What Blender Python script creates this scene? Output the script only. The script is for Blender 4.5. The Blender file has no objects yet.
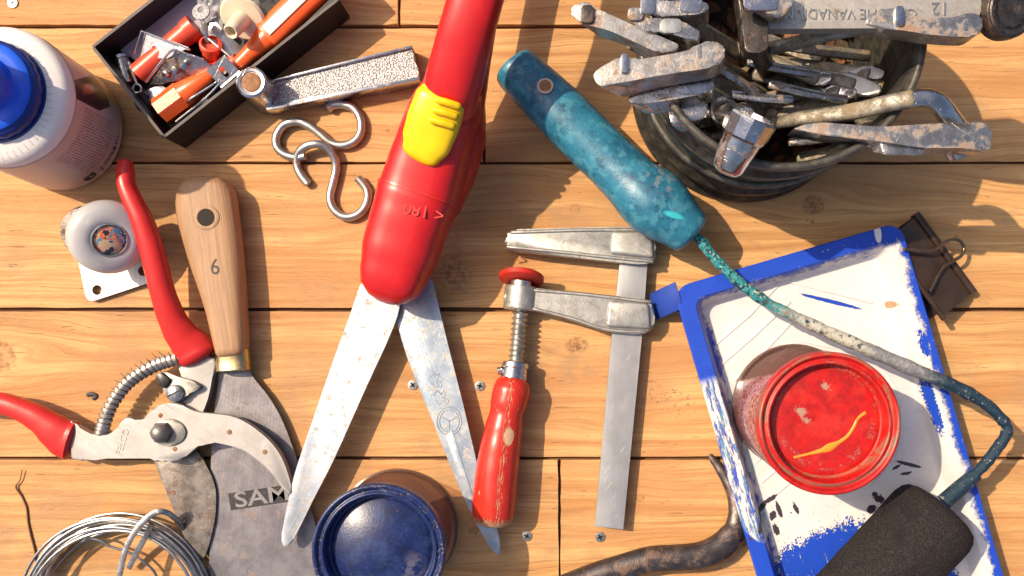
import bpy, bmesh, math, random
from mathutils import Vector as Vec, Matrix
from math import sin, cos, pi, radians, sqrt, atan2
random.seed(7)
C = bpy.context.scene.collection
S = 0.0008                 # metres per table unit (one unit = one photo pixel on the table top)
NX, NY, H = 560.0, 338.0, 870.0   # point below the camera, camera height (table units)

def W(px, py, z=0.0):      # point seen at (px,py) lying z above the table -> table coordinates
    m = (H - z) / H
    return Vec((NX + (px - NX) * m, NY + (py - NY) * m, z))
def WL(pts, z=None):
    return [W(p[0], p[1], p[2] if len(p) > 2 else (z or 0.0)) for p in pts]
def BL(v):                 # table coordinates -> blender metres
    return Vec(((v[0] - 512) * S, (288 - v[1]) * S, v[2] * S))

# ------------------------------------------------------------ object bookkeeping
def tag(o, label, cat, group=None, kind=None):
    if label: o['label'] = label
    if cat: o['category'] = cat
    if group: o['group'] = group
    if kind: o['kind'] = kind
    return o
def thing(name, base, label, cat, group=None, kind=None):
    o = bpy.data.objects.new(name, None); C.objects.link(o)
    o.empty_display_size = 0.01
    o.location = BL(base)
    return tag(o, label, cat, group, kind)
def rootloc(o):
    v = Vec((0, 0, 0))
    while o is not None:
        v = v + o.location; o = o.parent
    return v
def obj(name, bm, mat, parent=None, base=None, sharp=38, label=None, cat=None, group=None, kind=None, sub=0):
    bmesh.ops.remove_doubles(bm, verts=bm.verts, dist=0.002)
    bmesh.ops.recalc_face_normals(bm, faces=bm.faces)
    off = rootloc(parent) if parent is not None else BL(base if base is not None else sum((v.co for v in bm.verts), Vec()) / len(bm.verts))
    for v in bm.verts: v.co = BL(v.co) - off
    bmesh.ops.recalc_face_normals(bm, faces=bm.faces)
    for f in bm.faces: f.smooth = True
    lim = radians(sharp)
    for e in bm.edges:
        if len(e.link_faces) != 2 or e.calc_face_angle(0) > lim: e.smooth = False
    me = bpy.data.meshes.new(name); bm.to_mesh(me); bm.free()
    me.materials.append(mat)
    o = bpy.data.objects.new(name, me); C.objects.link(o)
    if parent is not None: o.parent = parent
    else: o.location = off
    if sub:
        m = o.modifiers.new('s', 'SUBSURF'); m.levels = sub; m.render_levels = sub
    return tag(o, label, cat, group, kind)

# ------------------------------------------------------------ geometry
def B(): return bmesh.new()
def catmull(pts, n=6, closed=False):
    pts = [Vec(p) for p in pts]; out = []; N = len(pts)
    rng = range(N if closed else N - 1)
    for i in rng:
        p0 = pts[i - 1] if (i > 0 or closed) else pts[0] * 2 - pts[1]
        p1 = pts[i]; p2 = pts[(i + 1) % N]
        p3 = pts[(i + 2) % N] if (i + 2 < N or closed) else pts[-1] * 2 - pts[-2]
        for k in range(n):
            t = k / n
            out.append(0.5 * ((2 * p1) + (p2 - p0) * t + (2 * p0 - 5 * p1 + 4 * p2 - p3) * t * t + (3 * p1 - p0 - 3 * p2 + p3) * t ** 3))
    if not closed: out.append(pts[-1])
    return out
def prism(bm, pts, z0, z1, bev=0.0, seg=2, holes=(), zf=None):
    """pts: outline in table coords (x,y); extruded z0..z1, top edge bevelled"""
    if not holes:
        lo = [bm.verts.new((p[0], p[1], z0)) for p in pts]
        hi = [bm.verts.new((p[0], p[1], z1)) for p in pts]
        n = len(pts)
        bm.faces.new(lo); top = bm.faces.new(hi)
        for i in range(n): bm.faces.new((lo[i], lo[(i + 1) % n], hi[(i + 1) % n], hi[i]))
        if bev:
            bmesh.ops.bevel(bm, geom=list(top.edges), offset=bev, segments=seg, profile=0.5, affect='EDGES', clamp_overlap=True)
        return
    edges = []
    for lp in [pts] + list(holes):
        vs = [bm.verts.new((p[0], p[1], z1)) for p in lp]
        for i in range(len(vs)): edges.append(bm.edges.new((vs[i], vs[(i + 1) % len(vs)])))
    r = bmesh.ops.triangle_fill(bm, use_beauty=True, use_dissolve=False, edges=edges)
    fs = [g for g in r['geom'] if isinstance(g, bmesh.types.BMFace)]
    ex = bmesh.ops.extrude_face_region(bm, geom=fs)
    for g in ex['geom']:
        if isinstance(g, bmesh.types.BMVert): g.co.z = z0
def circ(cx, cy, r, n=24, a0=0): return [(cx + r * cos(a0 + 2 * pi * i / n), cy + r * sin(a0 + 2 * pi * i / n)) for i in range(n)]
def frame(t, up):
    t = t.normalized(); s = t.cross(up)
    if s.length < 1e-4: s = t.cross(Vec((1, 0, 0)))
    s.normalize(); u = s.cross(t).normalized()
    return s, u
def sweep(bm, pts, rad, n=16, up=(0, 0, 1), sq=2.0, cap=0, closed=False, a0=0.0):
    """pts: 3-D table coords. rad: number / (rx,ry) / list. sq: superellipse exponent. cap: rounded end length factor"""
    pts = [Vec(p) for p in pts]; N = len(pts); up = Vec(up)
    if not isinstance(rad, list): rad = [rad] * N
    if len(rad) != N:          # interpolate along index
        R = [(r, r) if not isinstance(r, tuple) else r for r in rad]; out = []
        for i in range(N):
            f = i / (N - 1) * (len(R) - 1); k = min(int(f), len(R) - 2); t = f - k
            t = t * t * (3 - 2 * t)
            out.append((R[k][0] * (1 - t) + R[k + 1][0] * t, R[k][1] * (1 - t) + R[k + 1][1] * t))
        rad = out
    rad = [(r, r) if not isinstance(r, tuple) else r for r in rad]
    if cap and not closed:
        def ends(p, d, r):
            m = min(r); return [(p + d * m * cap * sin(a), (r[0] * cos(a), r[1] * cos(a))) for a in [radians(x) for x in (30, 55, 75, 87)]]
        d0 = (pts[0] - pts[1]).normalized(); d1 = (pts[-1] - pts[-2]).normalized()
        e0 = ends(pts[0], d0, rad[0])[::-1]; e1 = ends(pts[-1], d1, rad[-1])
        pts = [p for p, _ in e0] + pts + [p for p, _ in e1]
        rad = [r for _, r in e0] + rad + [r for _, r in e1]; N = len(pts)
    rings = []
    for i, p in enumerate(pts):
        if closed: t = pts[(i + 1) % N] - pts[i - 1]
        else: t = pts[min(i + 1, N - 1)] - pts[max(i - 1, 0)]
        s, u = frame(t, up); rx, ry = rad[i]; ring = []
        for k in range(n):
            a = a0 + 2 * pi * k / n; c, q = cos(a), sin(a)
            x = abs(c) ** (2 / sq) * (1 if c >= 0 else -1); y = abs(q) ** (2 / sq) * (1 if q >= 0 else -1)
            ring.append(bm.verts.new(p + s * rx * x + u * ry * y))
        rings.append(ring)
    for i in range(N if closed else N - 1):
        a, b = rings[i], rings[(i + 1) % N]
        for k in range(n): bm.faces.new((a[k], a[(k + 1) % n], b[(k + 1) % n], b[k]))
    if not closed: bm.faces.new(rings[0]); bm.faces.new(rings[-1])
def lathe(bm, prof, org=(0, 0, 0), axis=(0, 0, 1), n=48, wob=None, close=True):
    """prof: list of (r, h) along the axis"""
    org = Vec(org); ax = Vec(axis).normalized()
    s, u = frame(ax, Vec((0, 0, 1)) if abs(ax.z) < .9 else Vec((0, 1, 0)))
    rings = []
    for r, h in prof:
        if r < 1e-3: rings.append([bm.verts.new(org + ax * h)]); continue
        rings.append([bm.verts.new(org + ax * h + (s * cos(2 * pi * k / n) + u * sin(2 * pi * k / n)) * (r * (wob(k, h) if wob else 1))) for k in range(n)])
    for a, b in zip(rings, rings[1:]):
        if len(a) == 1 and len(b) == 1: continue
        for k in range(n):
            k2 = (k + 1) % n
            if len(a) == 1: bm.faces.new((a[0], b[k], b[k2]))
            elif len(b) == 1: bm.faces.new((a[k], a[k2], b[0]))
            else: bm.faces.new((a[k], a[k2], b[k2], b[k]))
    if close:
        if len(rings[0]) > 1: bm.faces.new(rings[0])
        if len(rings[-1]) > 1: bm.faces.new(rings[-1])
def box(bm, c, ax, ay, az, hx, hy, hz, bev=0):
    c = Vec(c); ax, ay, az = Vec(ax).normalized(), Vec(ay).normalized(), Vec(az).normalized()
    vs = [bm.verts.new(c + ax * hx * i + ay * hy * j + az * hz * k) for i in (-1, 1) for j in (-1, 1) for k in (-1, 1)]
    idx = [(0, 1, 3, 2), (4, 6, 7, 5), (0, 4, 5, 1), (2, 3, 7, 6), (0, 2, 6, 4), (1, 5, 7, 3)]
    fs = [bm.faces.new([vs[i] for i in q]) for q in idx]
    if bev:
        es = list({e for f in fs for e in f.edges})
        bmesh.ops.bevel(bm, geom=es, offset=bev, segments=2, profile=.5, affect='EDGES')
def plate(bm, poly, org, d, s, n, t, bev=0, holes=()):
    """polygon in the (d,s) plane at org, thickness t along n"""
    b2 = bmesh.new(); prism(b2, poly, -t / 2, t / 2, bev, 2, holes)
    if bev and not holes:
        lowest = [e for e in b2.edges if all(abs(v.co.z + t / 2) < 1e-5 for v in e.verts)]
        bmesh.ops.bevel(b2, geom=lowest, offset=bev, segments=2, profile=.5, affect='EDGES', clamp_overlap=True)
    org, d, s, n = Vec(org), Vec(d), Vec(s), Vec(n)
    m = {}
    for v in b2.verts: m[v] = bm.verts.new(org + d * v.co.x + s * v.co.y + n * v.co.z)
    for f in b2.faces:
        try: bm.faces.new([m[v] for v in f.verts])
        except ValueError: pass
    b2.free()
def arcpts(cx, cy, r, a, b, n): return [(cx + r * cos(radians(a + (b - a) * i / n)), cy + r * sin(radians(a + (b - a) * i / n))) for i in range(n + 1)]
def roundpoly(pts, r, n=4):
    out = []; N = len(pts)
    for i in range(N):
        p = Vec(pts[i][:2]); a = Vec(pts[i - 1][:2]); b = Vec(pts[(i + 1) % N][:2])
        rr = r[i] if isinstance(r, list) else r
        u = (a - p); v = (b - p); rr = min(rr, u.length * .48, v.length * .48)
        p0 = p + u.normalized() * rr; p1 = p + v.normalized() * rr
        for k in range(n + 1):
            t = k / n; out.append(p0 * (1 - t) ** 2 + p * 2 * t * (1 - t) + p1 * t * t)
    return out
def text(name, body, size, p, ang, mat, parent, thick=.5, d=None, n=None, sx=1.0, bold=0.0):
    """p: centre in table coords; ang: degrees, clockwise seen from above"""
    cu = bpy.data.curves.new(name, 'FONT'); cu.body = body; cu.size = size * 1.38; cu.align_x = 'CENTER'; cu.align_y = 'CENTER'
    cu.extrude = thick; cu.resolution_u = 3; cu.offset = bold
    o = bpy.data.objects.new('t', cu); C.objects.link(o)
    dg = bpy.context.evaluated_depsgraph_get(); dg.update()
    me = bpy.data.meshes.new_from_object(o.evaluated_get(dg)); bpy.data.objects.remove(o)
    bm = bmesh.new(); bm.from_mesh(me)
    if d is None: d = Vec((cos(radians(ang)), sin(radians(ang)), 0)); n = Vec((0, 0, 1))
    d = Vec(d).normalized(); n = Vec(n).normalized()
    s = d.cross(n).normalized() if False else n.cross(d).normalized()
    # table coords are y-down: text 'up' must be -s
    for v in bm.verts: v.co = Vec(p) + d * v.co.x * sx - s * v.co.y + n * v.co.z
    return obj(name, bm, mat, parent)

def lean(root, kx, ky, z0=0):
    for o in root.children_recursive:
        if o.type == 'MESH' and not o.get('_l'):
            o['_l'] = 1
            for v in o.data.vertices: v.co.x += kx * (v.co.z); v.co.y -= ky * (v.co.z)
    for o in root.children_recursive:
        if '_l' in o: del o['_l']
# ------------------------------------------------------------ shader expressions
class X:
    def __init__(s, nt, v): s.nt, s.v = nt, v
    def _m(s, op, *a):
        n = s.nt.nodes.new('ShaderNodeMath'); n.operation = op
        for i, q in enumerate((s,) + a):
            q = q.v if isinstance(q, X) else q
            if isinstance(q, (int, float)): n.inputs[i].default_value = q
            else: s.nt.links.new(q, n.inputs[i])
        return X(s.nt, n.outputs[0])
    def __add__(s, o): return s._m('ADD', o)
    def __radd__(s, o): return s._m('ADD', o)
    def __sub__(s, o): return s._m('SUBTRACT', o)
    def __rsub__(s, o): return X(s.nt, o)._m('SUBTRACT', s)
    def __mul__(s, o): return s._m('MULTIPLY', o)
    __rmul__ = __mul__
    def __truediv__(s, o): return s._m('DIVIDE', o)
    def __rtruediv__(s, o): return X(s.nt, o)._m('DIVIDE', s)
    def abs(s): return s._m('ABSOLUTE')
    def sqrt(s): return s._m('SQRT')
    def sin(s): return s._m('SINE')
    def pow(s, k): return s._m('POWER', k)
    def min(s, o): return s._m('MINIMUM', o)
    def max(s, o): return s._m('MAXIMUM', o)
    def frac(s): return s._m('FRACT')
    def st(s, a, b):      # smooth step a..b -> 0..1
        n = s.nt.nodes.new('ShaderNodeMapRange'); n.interpolation_type = 'SMOOTHSTEP'
        s.nt.links.new(s.v, n.inputs[0]); n.inputs[1].default_value = a; n.inputs[2].default_value = b
        return X(s.nt, n.outputs[0])
class Sh:
    def __init__(s, nt):
        s.nt = nt
        g = nt.nodes.new('ShaderNodeNewGeometry'); sep = nt.nodes.new('ShaderNodeSeparateXYZ')
        nt.links.new(g.outputs['Position'], sep.inputs[0])
        s.x = X(nt, sep.outputs[0]) * (1 / S) + 512
        s.y = 288 - X(nt, sep.outputs[1]) * (1 / S)
        s.z = X(nt, sep.outputs[2]) * (1 / S)
        oi = nt.nodes.new('ShaderNodeObjectInfo'); s.rnd = X(nt, oi.outputs['Random'])
        s.geo = g
    def vec(s, a, b, c=0.0):
        n = s.nt.nodes.new('ShaderNodeCombineXYZ')
        for i, q in enumerate((a, b, c)):
            if isinstance(q, X): s.nt.links.new(q.v, n.inputs[i])
            else: n.inputs[i].default_value = q
        return n.outputs[0]
    def noise(s, sc=1.0, det=3, sx=1.0, sy=1.0, off=0.0, rough=.55, v=None, dist=0.0):
        n = s.nt.nodes.new('ShaderNodeTexNoise'); n.inputs['Scale'].default_value = sc
        n.inputs['Detail'].default_value = det; n.inputs['Roughness'].default_value = rough; n.inputs['Distortion'].default_value = dist
        s.nt.links.new(v if v is not None else s.vec(s.x * sx + off, s.y * sy, s.z + s.rnd * 50), n.inputs['Vector'])
        return X(s.nt, n.outputs[0])
    def vor(s, sc, feat='F1', v=None, out=0, rand=1.0):
        n = s.nt.nodes.new('ShaderNodeTexVoronoi'); n.feature = feat; n.inputs['Scale'].default_value = sc; n.inputs['Randomness'].default_value = rand
        s.nt.links.new(v if v is not None else s.vec(s.x, s.y, s.z), n.inputs['Vector'])
        return X(s.nt, n.outputs[out])
    def mix(s, f, a, b):
        n = s.nt.nodes.new('ShaderNodeMix'); n.data_type = 'RGBA'
        if isinstance(f, X): s.nt.links.new(f.v, n.inputs[0])
        else: n.inputs[0].default_value = f
        for i, q in ((6, a), (7, b)):
            if isinstance(q, tuple): n.inputs[i].default_value = (q[0], q[1], q[2], 1)
            else: s.nt.links.new(q, n.inputs[i])
        return n.outputs[2]
    def ell(s, cx, cy, rx, ry, ang=0):   # normalised distance to an ellipse (1 at its edge)
        a = radians(ang); dx = s.x - cx; dy = s.y - cy
        u = (dx * cos(a) + dy * sin(a)) * (1 / rx); v = (dy * cos(a) - dx * sin(a)) * (1 / ry)
        return (u * u + v * v).sqrt()
    def along(s, p, ang):                # rotated coordinates about p
        a = radians(ang); dx = s.x - p[0]; dy = s.y - p[1]
        return dx * cos(a) + dy * sin(a), dy * cos(a) - dx * sin(a)
    def vis(s, *a): pass
def mat(name, fn):
    m = bpy.data.materials.new(name); m.use_nodes = True; nt = m.node_tree; nt.nodes.clear()
    out = nt.nodes.new('ShaderNodeOutputMaterial'); p = nt.nodes.new('ShaderNodeBsdfPrincipled')
    nt.links.new(p.outputs[0], out.inputs[0])
    s = Sh(nt); r = fn(s)
    names = dict(color='Base Color', rough='Roughness', metal='Metallic', coat='Coat Weight', spec='Specular IOR Level', trans='Transmission Weight', alpha='Alpha', ior='IOR', sss='Subsurface Weight', coatr='Coat Roughness', emis='Emission Strength')
    for k, v in r.items():
        if k in ('bump', 'bd', 'clear'): continue
        i = p.inputs[names[k]]
        if isinstance(v, X): nt.links.new(v.v, i)
        elif isinstance(v, tuple): i.default_value = (v[0], v[1], v[2], 1)
        elif isinstance(v, (int, float)): i.default_value = v
        else: nt.links.new(v, i)
    if r.get('sss'): p.inputs['Subsurface Radius'].default_value = (.006, .004, .003)
    if 'bump' in r:
        b = nt.nodes.new('ShaderNodeBump'); b.inputs['Strength'].default_value = 1; b.inputs['Distance'].default_value = r.get('bd', 1.0) * S
        nt.links.new(r['bump'].v, b.inputs['Height']); nt.links.new(b.outputs[0], p.inputs['Normal'])
    if 'clear' in r:      # thin clear wall: part of the light passes straight through
        t = nt.nodes.new('ShaderNodeBsdfTransparent'); mx = nt.nodes.new('ShaderNodeMixShader')
        c, f = r['clear']; 
        if isinstance(c, tuple): t.inputs[0].default_value = (*c, 1)
        if isinstance(f, X): nt.links.new(f.v, mx.inputs[0])
        else: mx.inputs[0].default_value = f
        nt.links.new(p.outputs[0], mx.inputs[1]); nt.links.new(t.outputs[0], mx.inputs[2]); nt.links.new(mx.outputs[0], out.inputs[0])
    return m
M = {}
def worn(name, c1, c2, rough=.4, metal=1.0, sc=.08, rust=0.0, rustc=(.24, .10, .045), bd=.5, fine=.6, rsc=.06, brush=None):
    def f(s):
        a = s.noise(sc, 5, rough=.65); b = s.noise(fine * 1.8, 3, off=31)
        u1, v1 = s.along((0, 0), 34); u2, v2 = s.along((0, 0), -58)
        sc2 = s.noise(1, 2, v=s.vec(u1 * .02, v1 * .9, s.z * .2)).st(.66, .72).max(s.noise(1, 2, v=s.vec(u2 * .025, v2 * .8, s.z * .2)).st(.68, .73))
        if brush is not None:
            u, v = s.along((0, 0), brush); b = s.noise(1, 3, v=s.vec(u * .015, v * .8, s.z * .3))
        k = a.st(.35, .65) * .7 + b.st(.3, .7) * .3
        col = s.mix(k, c1, c2); r = b * .25 + (rough - .12); mt = X(s.nt, metal) + 0
        if rust:
            q = s.noise(rsc, 6, off=77, rough=.7).st(.60 - rust * .38, .74 - rust * .26)
            rc = s.mix(s.noise(.35, 4, off=9), rustc, (rustc[0] * 1.5, rustc[1] * 1.45, rustc[2] * 1.4))
            col = s.mix(q, col, rc); mt = (1 - q) * metal; r = r + q * .4
            return dict(color=col, rough=r, metal=mt, bump=b * .5 + q * (s.noise(.9, 4, off=5)) * .8 + sc2 * .6, bd=bd * .55)
        return dict(color=col, rough=r, metal=mt, bump=b * .6 + a * .3 + sc2 * .6, bd=bd * .5)
    M[name] = mat(name, f)
def plastic(name, c, rough=.35, var=.25, sc=.05, bd=.15, spec=.5, coat=0, sss=0):
    def f(s):
        a = s.noise(sc, 4); b = s.noise(.5, 3, off=3)
        d = tuple(x * (1 - var) for x in c)
        u1, v1 = s.along((0, 0), 63); w = s.noise(1, 3, v=s.vec(u1 * .03, v1 * .55, s.z * .1)).st(.70, .74) * .25
        return dict(color=s.mix(w * a.st(.4, .6), s.mix(a.st(.3, .7), c, d), tuple(min(1, x * .8 + .12) for x in c)), rough=b * .2 + w + (rough - .1), bump=b, bd=bd * .5, spec=spec, coat=coat, sss=sss)
    M[name] = mat(name, f)
# ------------------------------------------------------------ materials
KN = [(577, 346, 8, 1), (813, 205, 8, .9), (575, 208, 4, .5), (92, 396, 4, .8), (-4, 356, 14, .9), (474, 530, 4, .9),
      (640, 498, 3.5, .7), (985, 300, 5, .4), (215, 45, 4, .35), (40, 560, 6, .4)]
def f_wood(s):
    yy = s.y; kn = None; ring = None
    for kx, ky, r, st in KN:
        dx = (s.x - kx) * .42; dy = s.y - ky; d2 = dx * dx + dy * dy
        R2 = (r * 1.9) ** 2
        yy = yy - dy * ((R2 * .9) / (d2 + R2))
        dx2 = (s.x - kx) * .8
        d = (dx2 * dx2 + dy * dy).sqrt() * (1 / r) + (s.noise(.25, 2, off=kx) - .5) * .7
        k = (1 - d.st(.2, 1.5)) * st
        kn = k if kn is None else kn.max(k)
        rg = (1 - ((d - .9).abs().st(.04, .35))) * st * s.noise(.2, 2, off=ky).st(.38, .6)
        ring = rg if ring is None else ring.max(rg)
    o = s.rnd * 300
    warp = s.noise(1, 2, v=s.vec(s.x * .004 + o, s.y * .015)) * 38
    y2 = yy + warp
    big = s.noise(1, 3, v=s.vec(s.x * .003 + o, y2 * .05))
    band = s.noise(1, 3, v=s.vec(s.x * .004 + o, y2 * .17 + 40), rough=.6)
    band2 = s.noise(1, 3, v=s.vec(s.x * .008 + o, y2 * .42 + 90), rough=.6)
    fine = s.noise(1, 3, v=s.vec(s.x * .05, s.y * 1.3 + o), rough=.7)
    fib = s.noise(1, 2, v=s.vec(s.x * .16, s.y * 2.2 + o))
    stain = s.noise(.011, 4, off=12); tone = s.noise(.0065, 3, off=200, sy=2.2)
    c = s.mix(big.st(.3, .72), (.79, .475, .20), (.56, .285, .10))
    c = s.mix(band.st(.47, .68) * (s.rnd * .5 + .45), c, (.43, .19, .066))
    c = s.mix(band2.st(.50, .66) * .55, c, (.38, .17, .062))
    wide = s.noise(1, 2, v=s.vec(s.x * .0035 + o + 9, y2 * .085 + 11)); c = s.mix(wide.st(.50, .62) * .42, c, (.50, .215, .07))
    c = s.mix(fine.st(.35, .75) * .28, c, (.40, .19, .075))
    c = s.mix(stain.st(.47, .68) * .55, c, (.40, .235, .125)); c = s.mix(tone.st(.5, .68) * .5, c, (.54, .25, .10)); c = s.mix(s.noise(.02, 5, off=500, sx=.5, rough=.7).st(.55, .72) * .5, c, (.30, .19, .115)); c = s.mix(s.rnd * .22, c, (.50, .24, .10))
    sp = s.noise(.12, 3, sx=.45, off=55).st(.71, .77)
    c = s.mix(sp * .7, c, (.18, .085, .04))
    pores = s.noise(1, 2, v=s.vec(s.x * .09, s.y * 1.6 + 70 + o)).st(.62, .74); c = s.mix(pores * .35, c, (.30, .14, .055))
    scr = s.noise(1, 2, v=s.vec(s.x * .035, s.y * .5 + 7)).st(.70, .74)
    c = s.mix(scr * .5, c, (.22, .11, .05))
    c = s.mix(kn * .5, c, (.36, .155, .06)); c = s.mix(ring * .6, c, (.17, .07, .03))
    core = kn.st(.72, 1.0) * s.noise(.3, 2, off=3).st(.3, .6)
    c = s.mix(core * .6, c, (.10, .045, .02))
    # grey weathered patch and mildew freckles of this table
    g = (1 - s.ell(560, 365, 70, 30, -3).st(.2, 1.1)) * s.noise(.06, 4, off=8).st(.35, .65)
    c = s.mix(g * .45, c, (.30, .20, .12))
    g2 = (1 - s.ell(672, 400, 34, 22, 20).st(.6, 1.0)) * s.noise(.28, 3, off=14).st(.56, .64)
    c = s.mix(g2 * .45, c, (.16, .10, .06))
    g3 = (1 - s.ell(455, 272, 22, 26, 0).st(.3, 1.0)) * s.noise(.2, 3, off=24).st(.4, .62)
    c = s.mix(g3 * .6, c, (.14, .085, .05))
    return dict(color=c, rough=fine * .2 + .52, bump=fine * .6 + fib * .35 + band2 * .5 - core * 1.0 - scr * .6, bd=.9, spec=.35)
M['wood'] = mat('pine_wood', f_wood)
def f_under(s):
    a = s.noise(.1, 4, sx=.3); return dict(color=s.mix(a, (.20, .09, .04), (.08, .04, .02)), rough=.9)
M['under'] = mat('dark_underside', f_under)

worn('galv', (.62, .62, .60), (.42, .41, .38), .42, 1, .15, 0, bd=.5)
worn('cast', (.52, .51, .48), (.34, .325, .30), .45, .75, .10, .06, (.22, .18, .13), bd=.9, fine=.5)
worn('barsteel', (.56, .55, .55), (.42, .41, .41), .45, .6, .03, 0, (.2, .17, .14), bd=.2, brush=92)
worn('wiresteel', (.46, .46, .47), (.30, .30, .31), .33, 1, .1, 0, bd=.2)
worn('hooksteel', (.58, .54, .50), (.40, .37, .34), .38, 1, .1, 0, bd=.25)
worn('chrome', (.66, .64, .66), (.46, .44, .44), .22, 1, .12, .10, (.16, .09, .05), bd=.3, fine=.3)
worn('oldchrome', (.60, .57, .56), (.34, .31, .28), .24, .95, .09, .22, (.20, .11, .06), bd=.7, fine=.4)
worn('rusty', (.60, .57, .54), (.38, .33, .29), .30, .95, .11, .33, (.23, .145, .10), bd=.45, fine=.4)
worn('shaft', (.42, .39, .34), (.19, .165, .13), .5, .75, .10, .40, (.21, .16, .10), bd=1.2, fine=.5)
worn('darksteel', (.13, .11, .10), (.06, .05, .048), .38, .8, .1, .2, (.10, .05, .03), bd=.8)
worn('greybar', (.46, .43, .40), (.36, .33, .30), .5, .5, .12, .12, (.20, .15, .11), bd=.7)
worn('blade', (.66, .66, .67), (.40, .46, .55), .45, .5, .06, .22, (.34, .30, .25), rsc=.13, bd=.3, brush=110)
worn('blade2', (.50, .54, .58), (.27, .34, .44), .42, .6, .05, .22, (.40, .36, .28), rsc=.12, bd=.4, brush=70)
worn('alloy', (.41, .385, .375), (.33, .31, .30), .5, .55, .05, 0, (.35, .25, .17), bd=.25)
worn('pruneblade', (.25, .22, .20), (.085, .07, .062), .36, .8, .07, .22, (.13, .085, .06), bd=.5)
worn('knifeblade', (.25, .235, .25), (.15, .135, .15), .42, .6, .045, .14, (.20, .15, .14), bd=.4, brush=95)
worn('brass', (.66, .50, .26), (.46, .34, .16), .30, 1, .08, .05, (.25, .17, .07), bd=.3)
worn('crow', (.15, .125, .12), (.075, .06, .06), .33, .8, .09, .25, (.13, .07, .045), bd=.8)
worn('rustnut', (.36, .18, .08), (.22, .10, .05), .7, .2, .2, .3, bd=1)
worn('clipbrown', (.075, .046, .033), (.045, .029, .022), .30, .35, .07, 0, bd=.3)
worn('clipwire', (.40, .27, .18), (.22, .15, .10), .3, 1, .1, 0, bd=.2)
plastic('red', (.60, .012, .014), .36, .15, coat=.10, bd=.07)
plastic('redgrip', (.60, .022, .018), .33, .12)
plastic('redpad', (.60, .028, .014), .45, .2)
plastic('yellow', (.90, .60, .006), .30, .10)
plastic('blue', (.010, .115, .85), .36, .2)
plastic('darkblue', (.004, .022, .20), .36, .2)
plastic('cardblack', (.016, .014, .015), .42, .3)
plastic('cardedge', (.15, .13, .12), .7, .3)
plastic('orange', (.95, .125, .02), .30, .15)
plastic('redorange', (.85, .09, .045), .35, .15)
plastic('white', (.78, .73, .66), .42, .1, sss=.2)
plastic('cream', (.80, .68, .50), .4, .1, sss=.3)
plastic('lilac', (.52, .47, .55), .45, .15)
plastic('lugblue', (.008, .045, .33), .7, .2)
plastic('black', (.012, .012, .012), .35, .2)
plastic('ink', (.035, .03, .035), .6, .2)
plastic('label_w', (.60, .44, .40), .45, .15)
plastic('leafbrown', (.24, .10, .045), .7, .5)
plastic('dirt', (.10, .07, .045), .9, .5, bd=2)

def f_stip(s):
    v = s.vor(.62); g = s.noise(.8, 2)
    return dict(color=s.mix(v.st(.2, .7), (.58, .56, .56), (.24, .225, .23)), rough=.42, metal=.5, bump=(1 - v) * 1.0 + g * .3, bd=.6)
M['stipple'] = mat('stippled_chrome', f_stip)
def f_teal(s):
    a = s.noise(.035, 5, rough=.7); b = s.noise(.16, 5, off=10, rough=.75); c = s.noise(.5, 3, off=4)
    col = s.mix(a.st(.38, .70), (.028, .185, .29), (.008, .070, .145))
    col = s.mix(b.st(.55, .66) * .7, col, (.003, .028, .055)); col = s.mix(c.st(.60, .70) * .5, col, (.006, .05, .09))
    col = s.mix(s.noise(.09, 4, off=44).st(.5, .62) * .45, col, (.10, .33, .42))
    g = (1 - s.ell(652, 190, 26, 15, 50).st(.6, 1.1)) * s.noise(.12, 4, off=20).st(.5, .56)
    col = s.mix(g * .8, col, (.15, .19, .24))
    g = (1 - s.ell(664, 226, 10, 3, 15).st(.6, 1.2))
    col = s.mix(g, col, (.05, .50, .58))
    sp = c.st(.70, .74)
    col = s.mix(sp * .6, col, (.22, .5, .55))
    return dict(color=col, rough=b * .25 + .24, bump=b * .7 + c * .3, bd=.4)
M['teal'] = mat('teal_paint_over_black', f_teal)
def f_rod(s):
    a = s.noise(.07, 4, rough=.7); b = s.noise(.22, 5, off=10, rough=.75); u, v = s.along((700, 240), 27)
    tea = s.mix(b.st(.48, .56), (.03, .30, .33), (.004, .035, .05)); tea = s.mix(s.noise(.3, 4, off=70).st(.60, .64), tea, (.5, .55, .5))
    mid = s.mix(b.st(.48, .62), (.55, .53, .46), (.25, .23, .19))
    mid = s.mix(s.noise(.2, 4, off=50).st(.60, .63), mid, (.012, .06, .08))
    end = s.mix(b.st(.6, .66), (.005, .030, .058), (.40, .38, .36))
    c = s.mix((u + (b - .5) * 150).st(75, 120), tea, mid)
    c = s.mix((u + (b - .5) * 60).st(215, 250), c, end)
    gl = s.mix(b.st(.3, .7), (.30, .30, .32), (.16, .16, .18))
    c = s.mix((u + (a - .5) * 60).st(165, 195) * (1 - (u + (a - .5) * 60).st(225, 260)), c, gl)
    return dict(color=c, rough=.42, bump=b + a, bd=1.8, metal=.1)
M['rod'] = mat('paint_crusted_steel', f_rod)
def f_foam(s):
    v = s.vor(.8); a = s.noise(1.1, 2); k = s.noise(.35, 3, off=5)
    c = s.mix(a.st(.35, .7), (.048, .040, .040), (.012, .010, .012)); c = s.mix(k.st(.58, .68) * .5, c, (.085, .065, .05)); c = s.mix(s.noise(.05, 4, off=6).st(.5, .65) * .5, c, (.02, .016, .022)); c = s.mix(s.noise(.6, 3, off=66).st(.66, .72) * .8, c, (.15, .12, .10))
    return dict(color=c, rough=.95, bump=v + a, bd=1.3, spec=.15)
M['foam'] = mat('dark_foam', f_foam)

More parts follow.
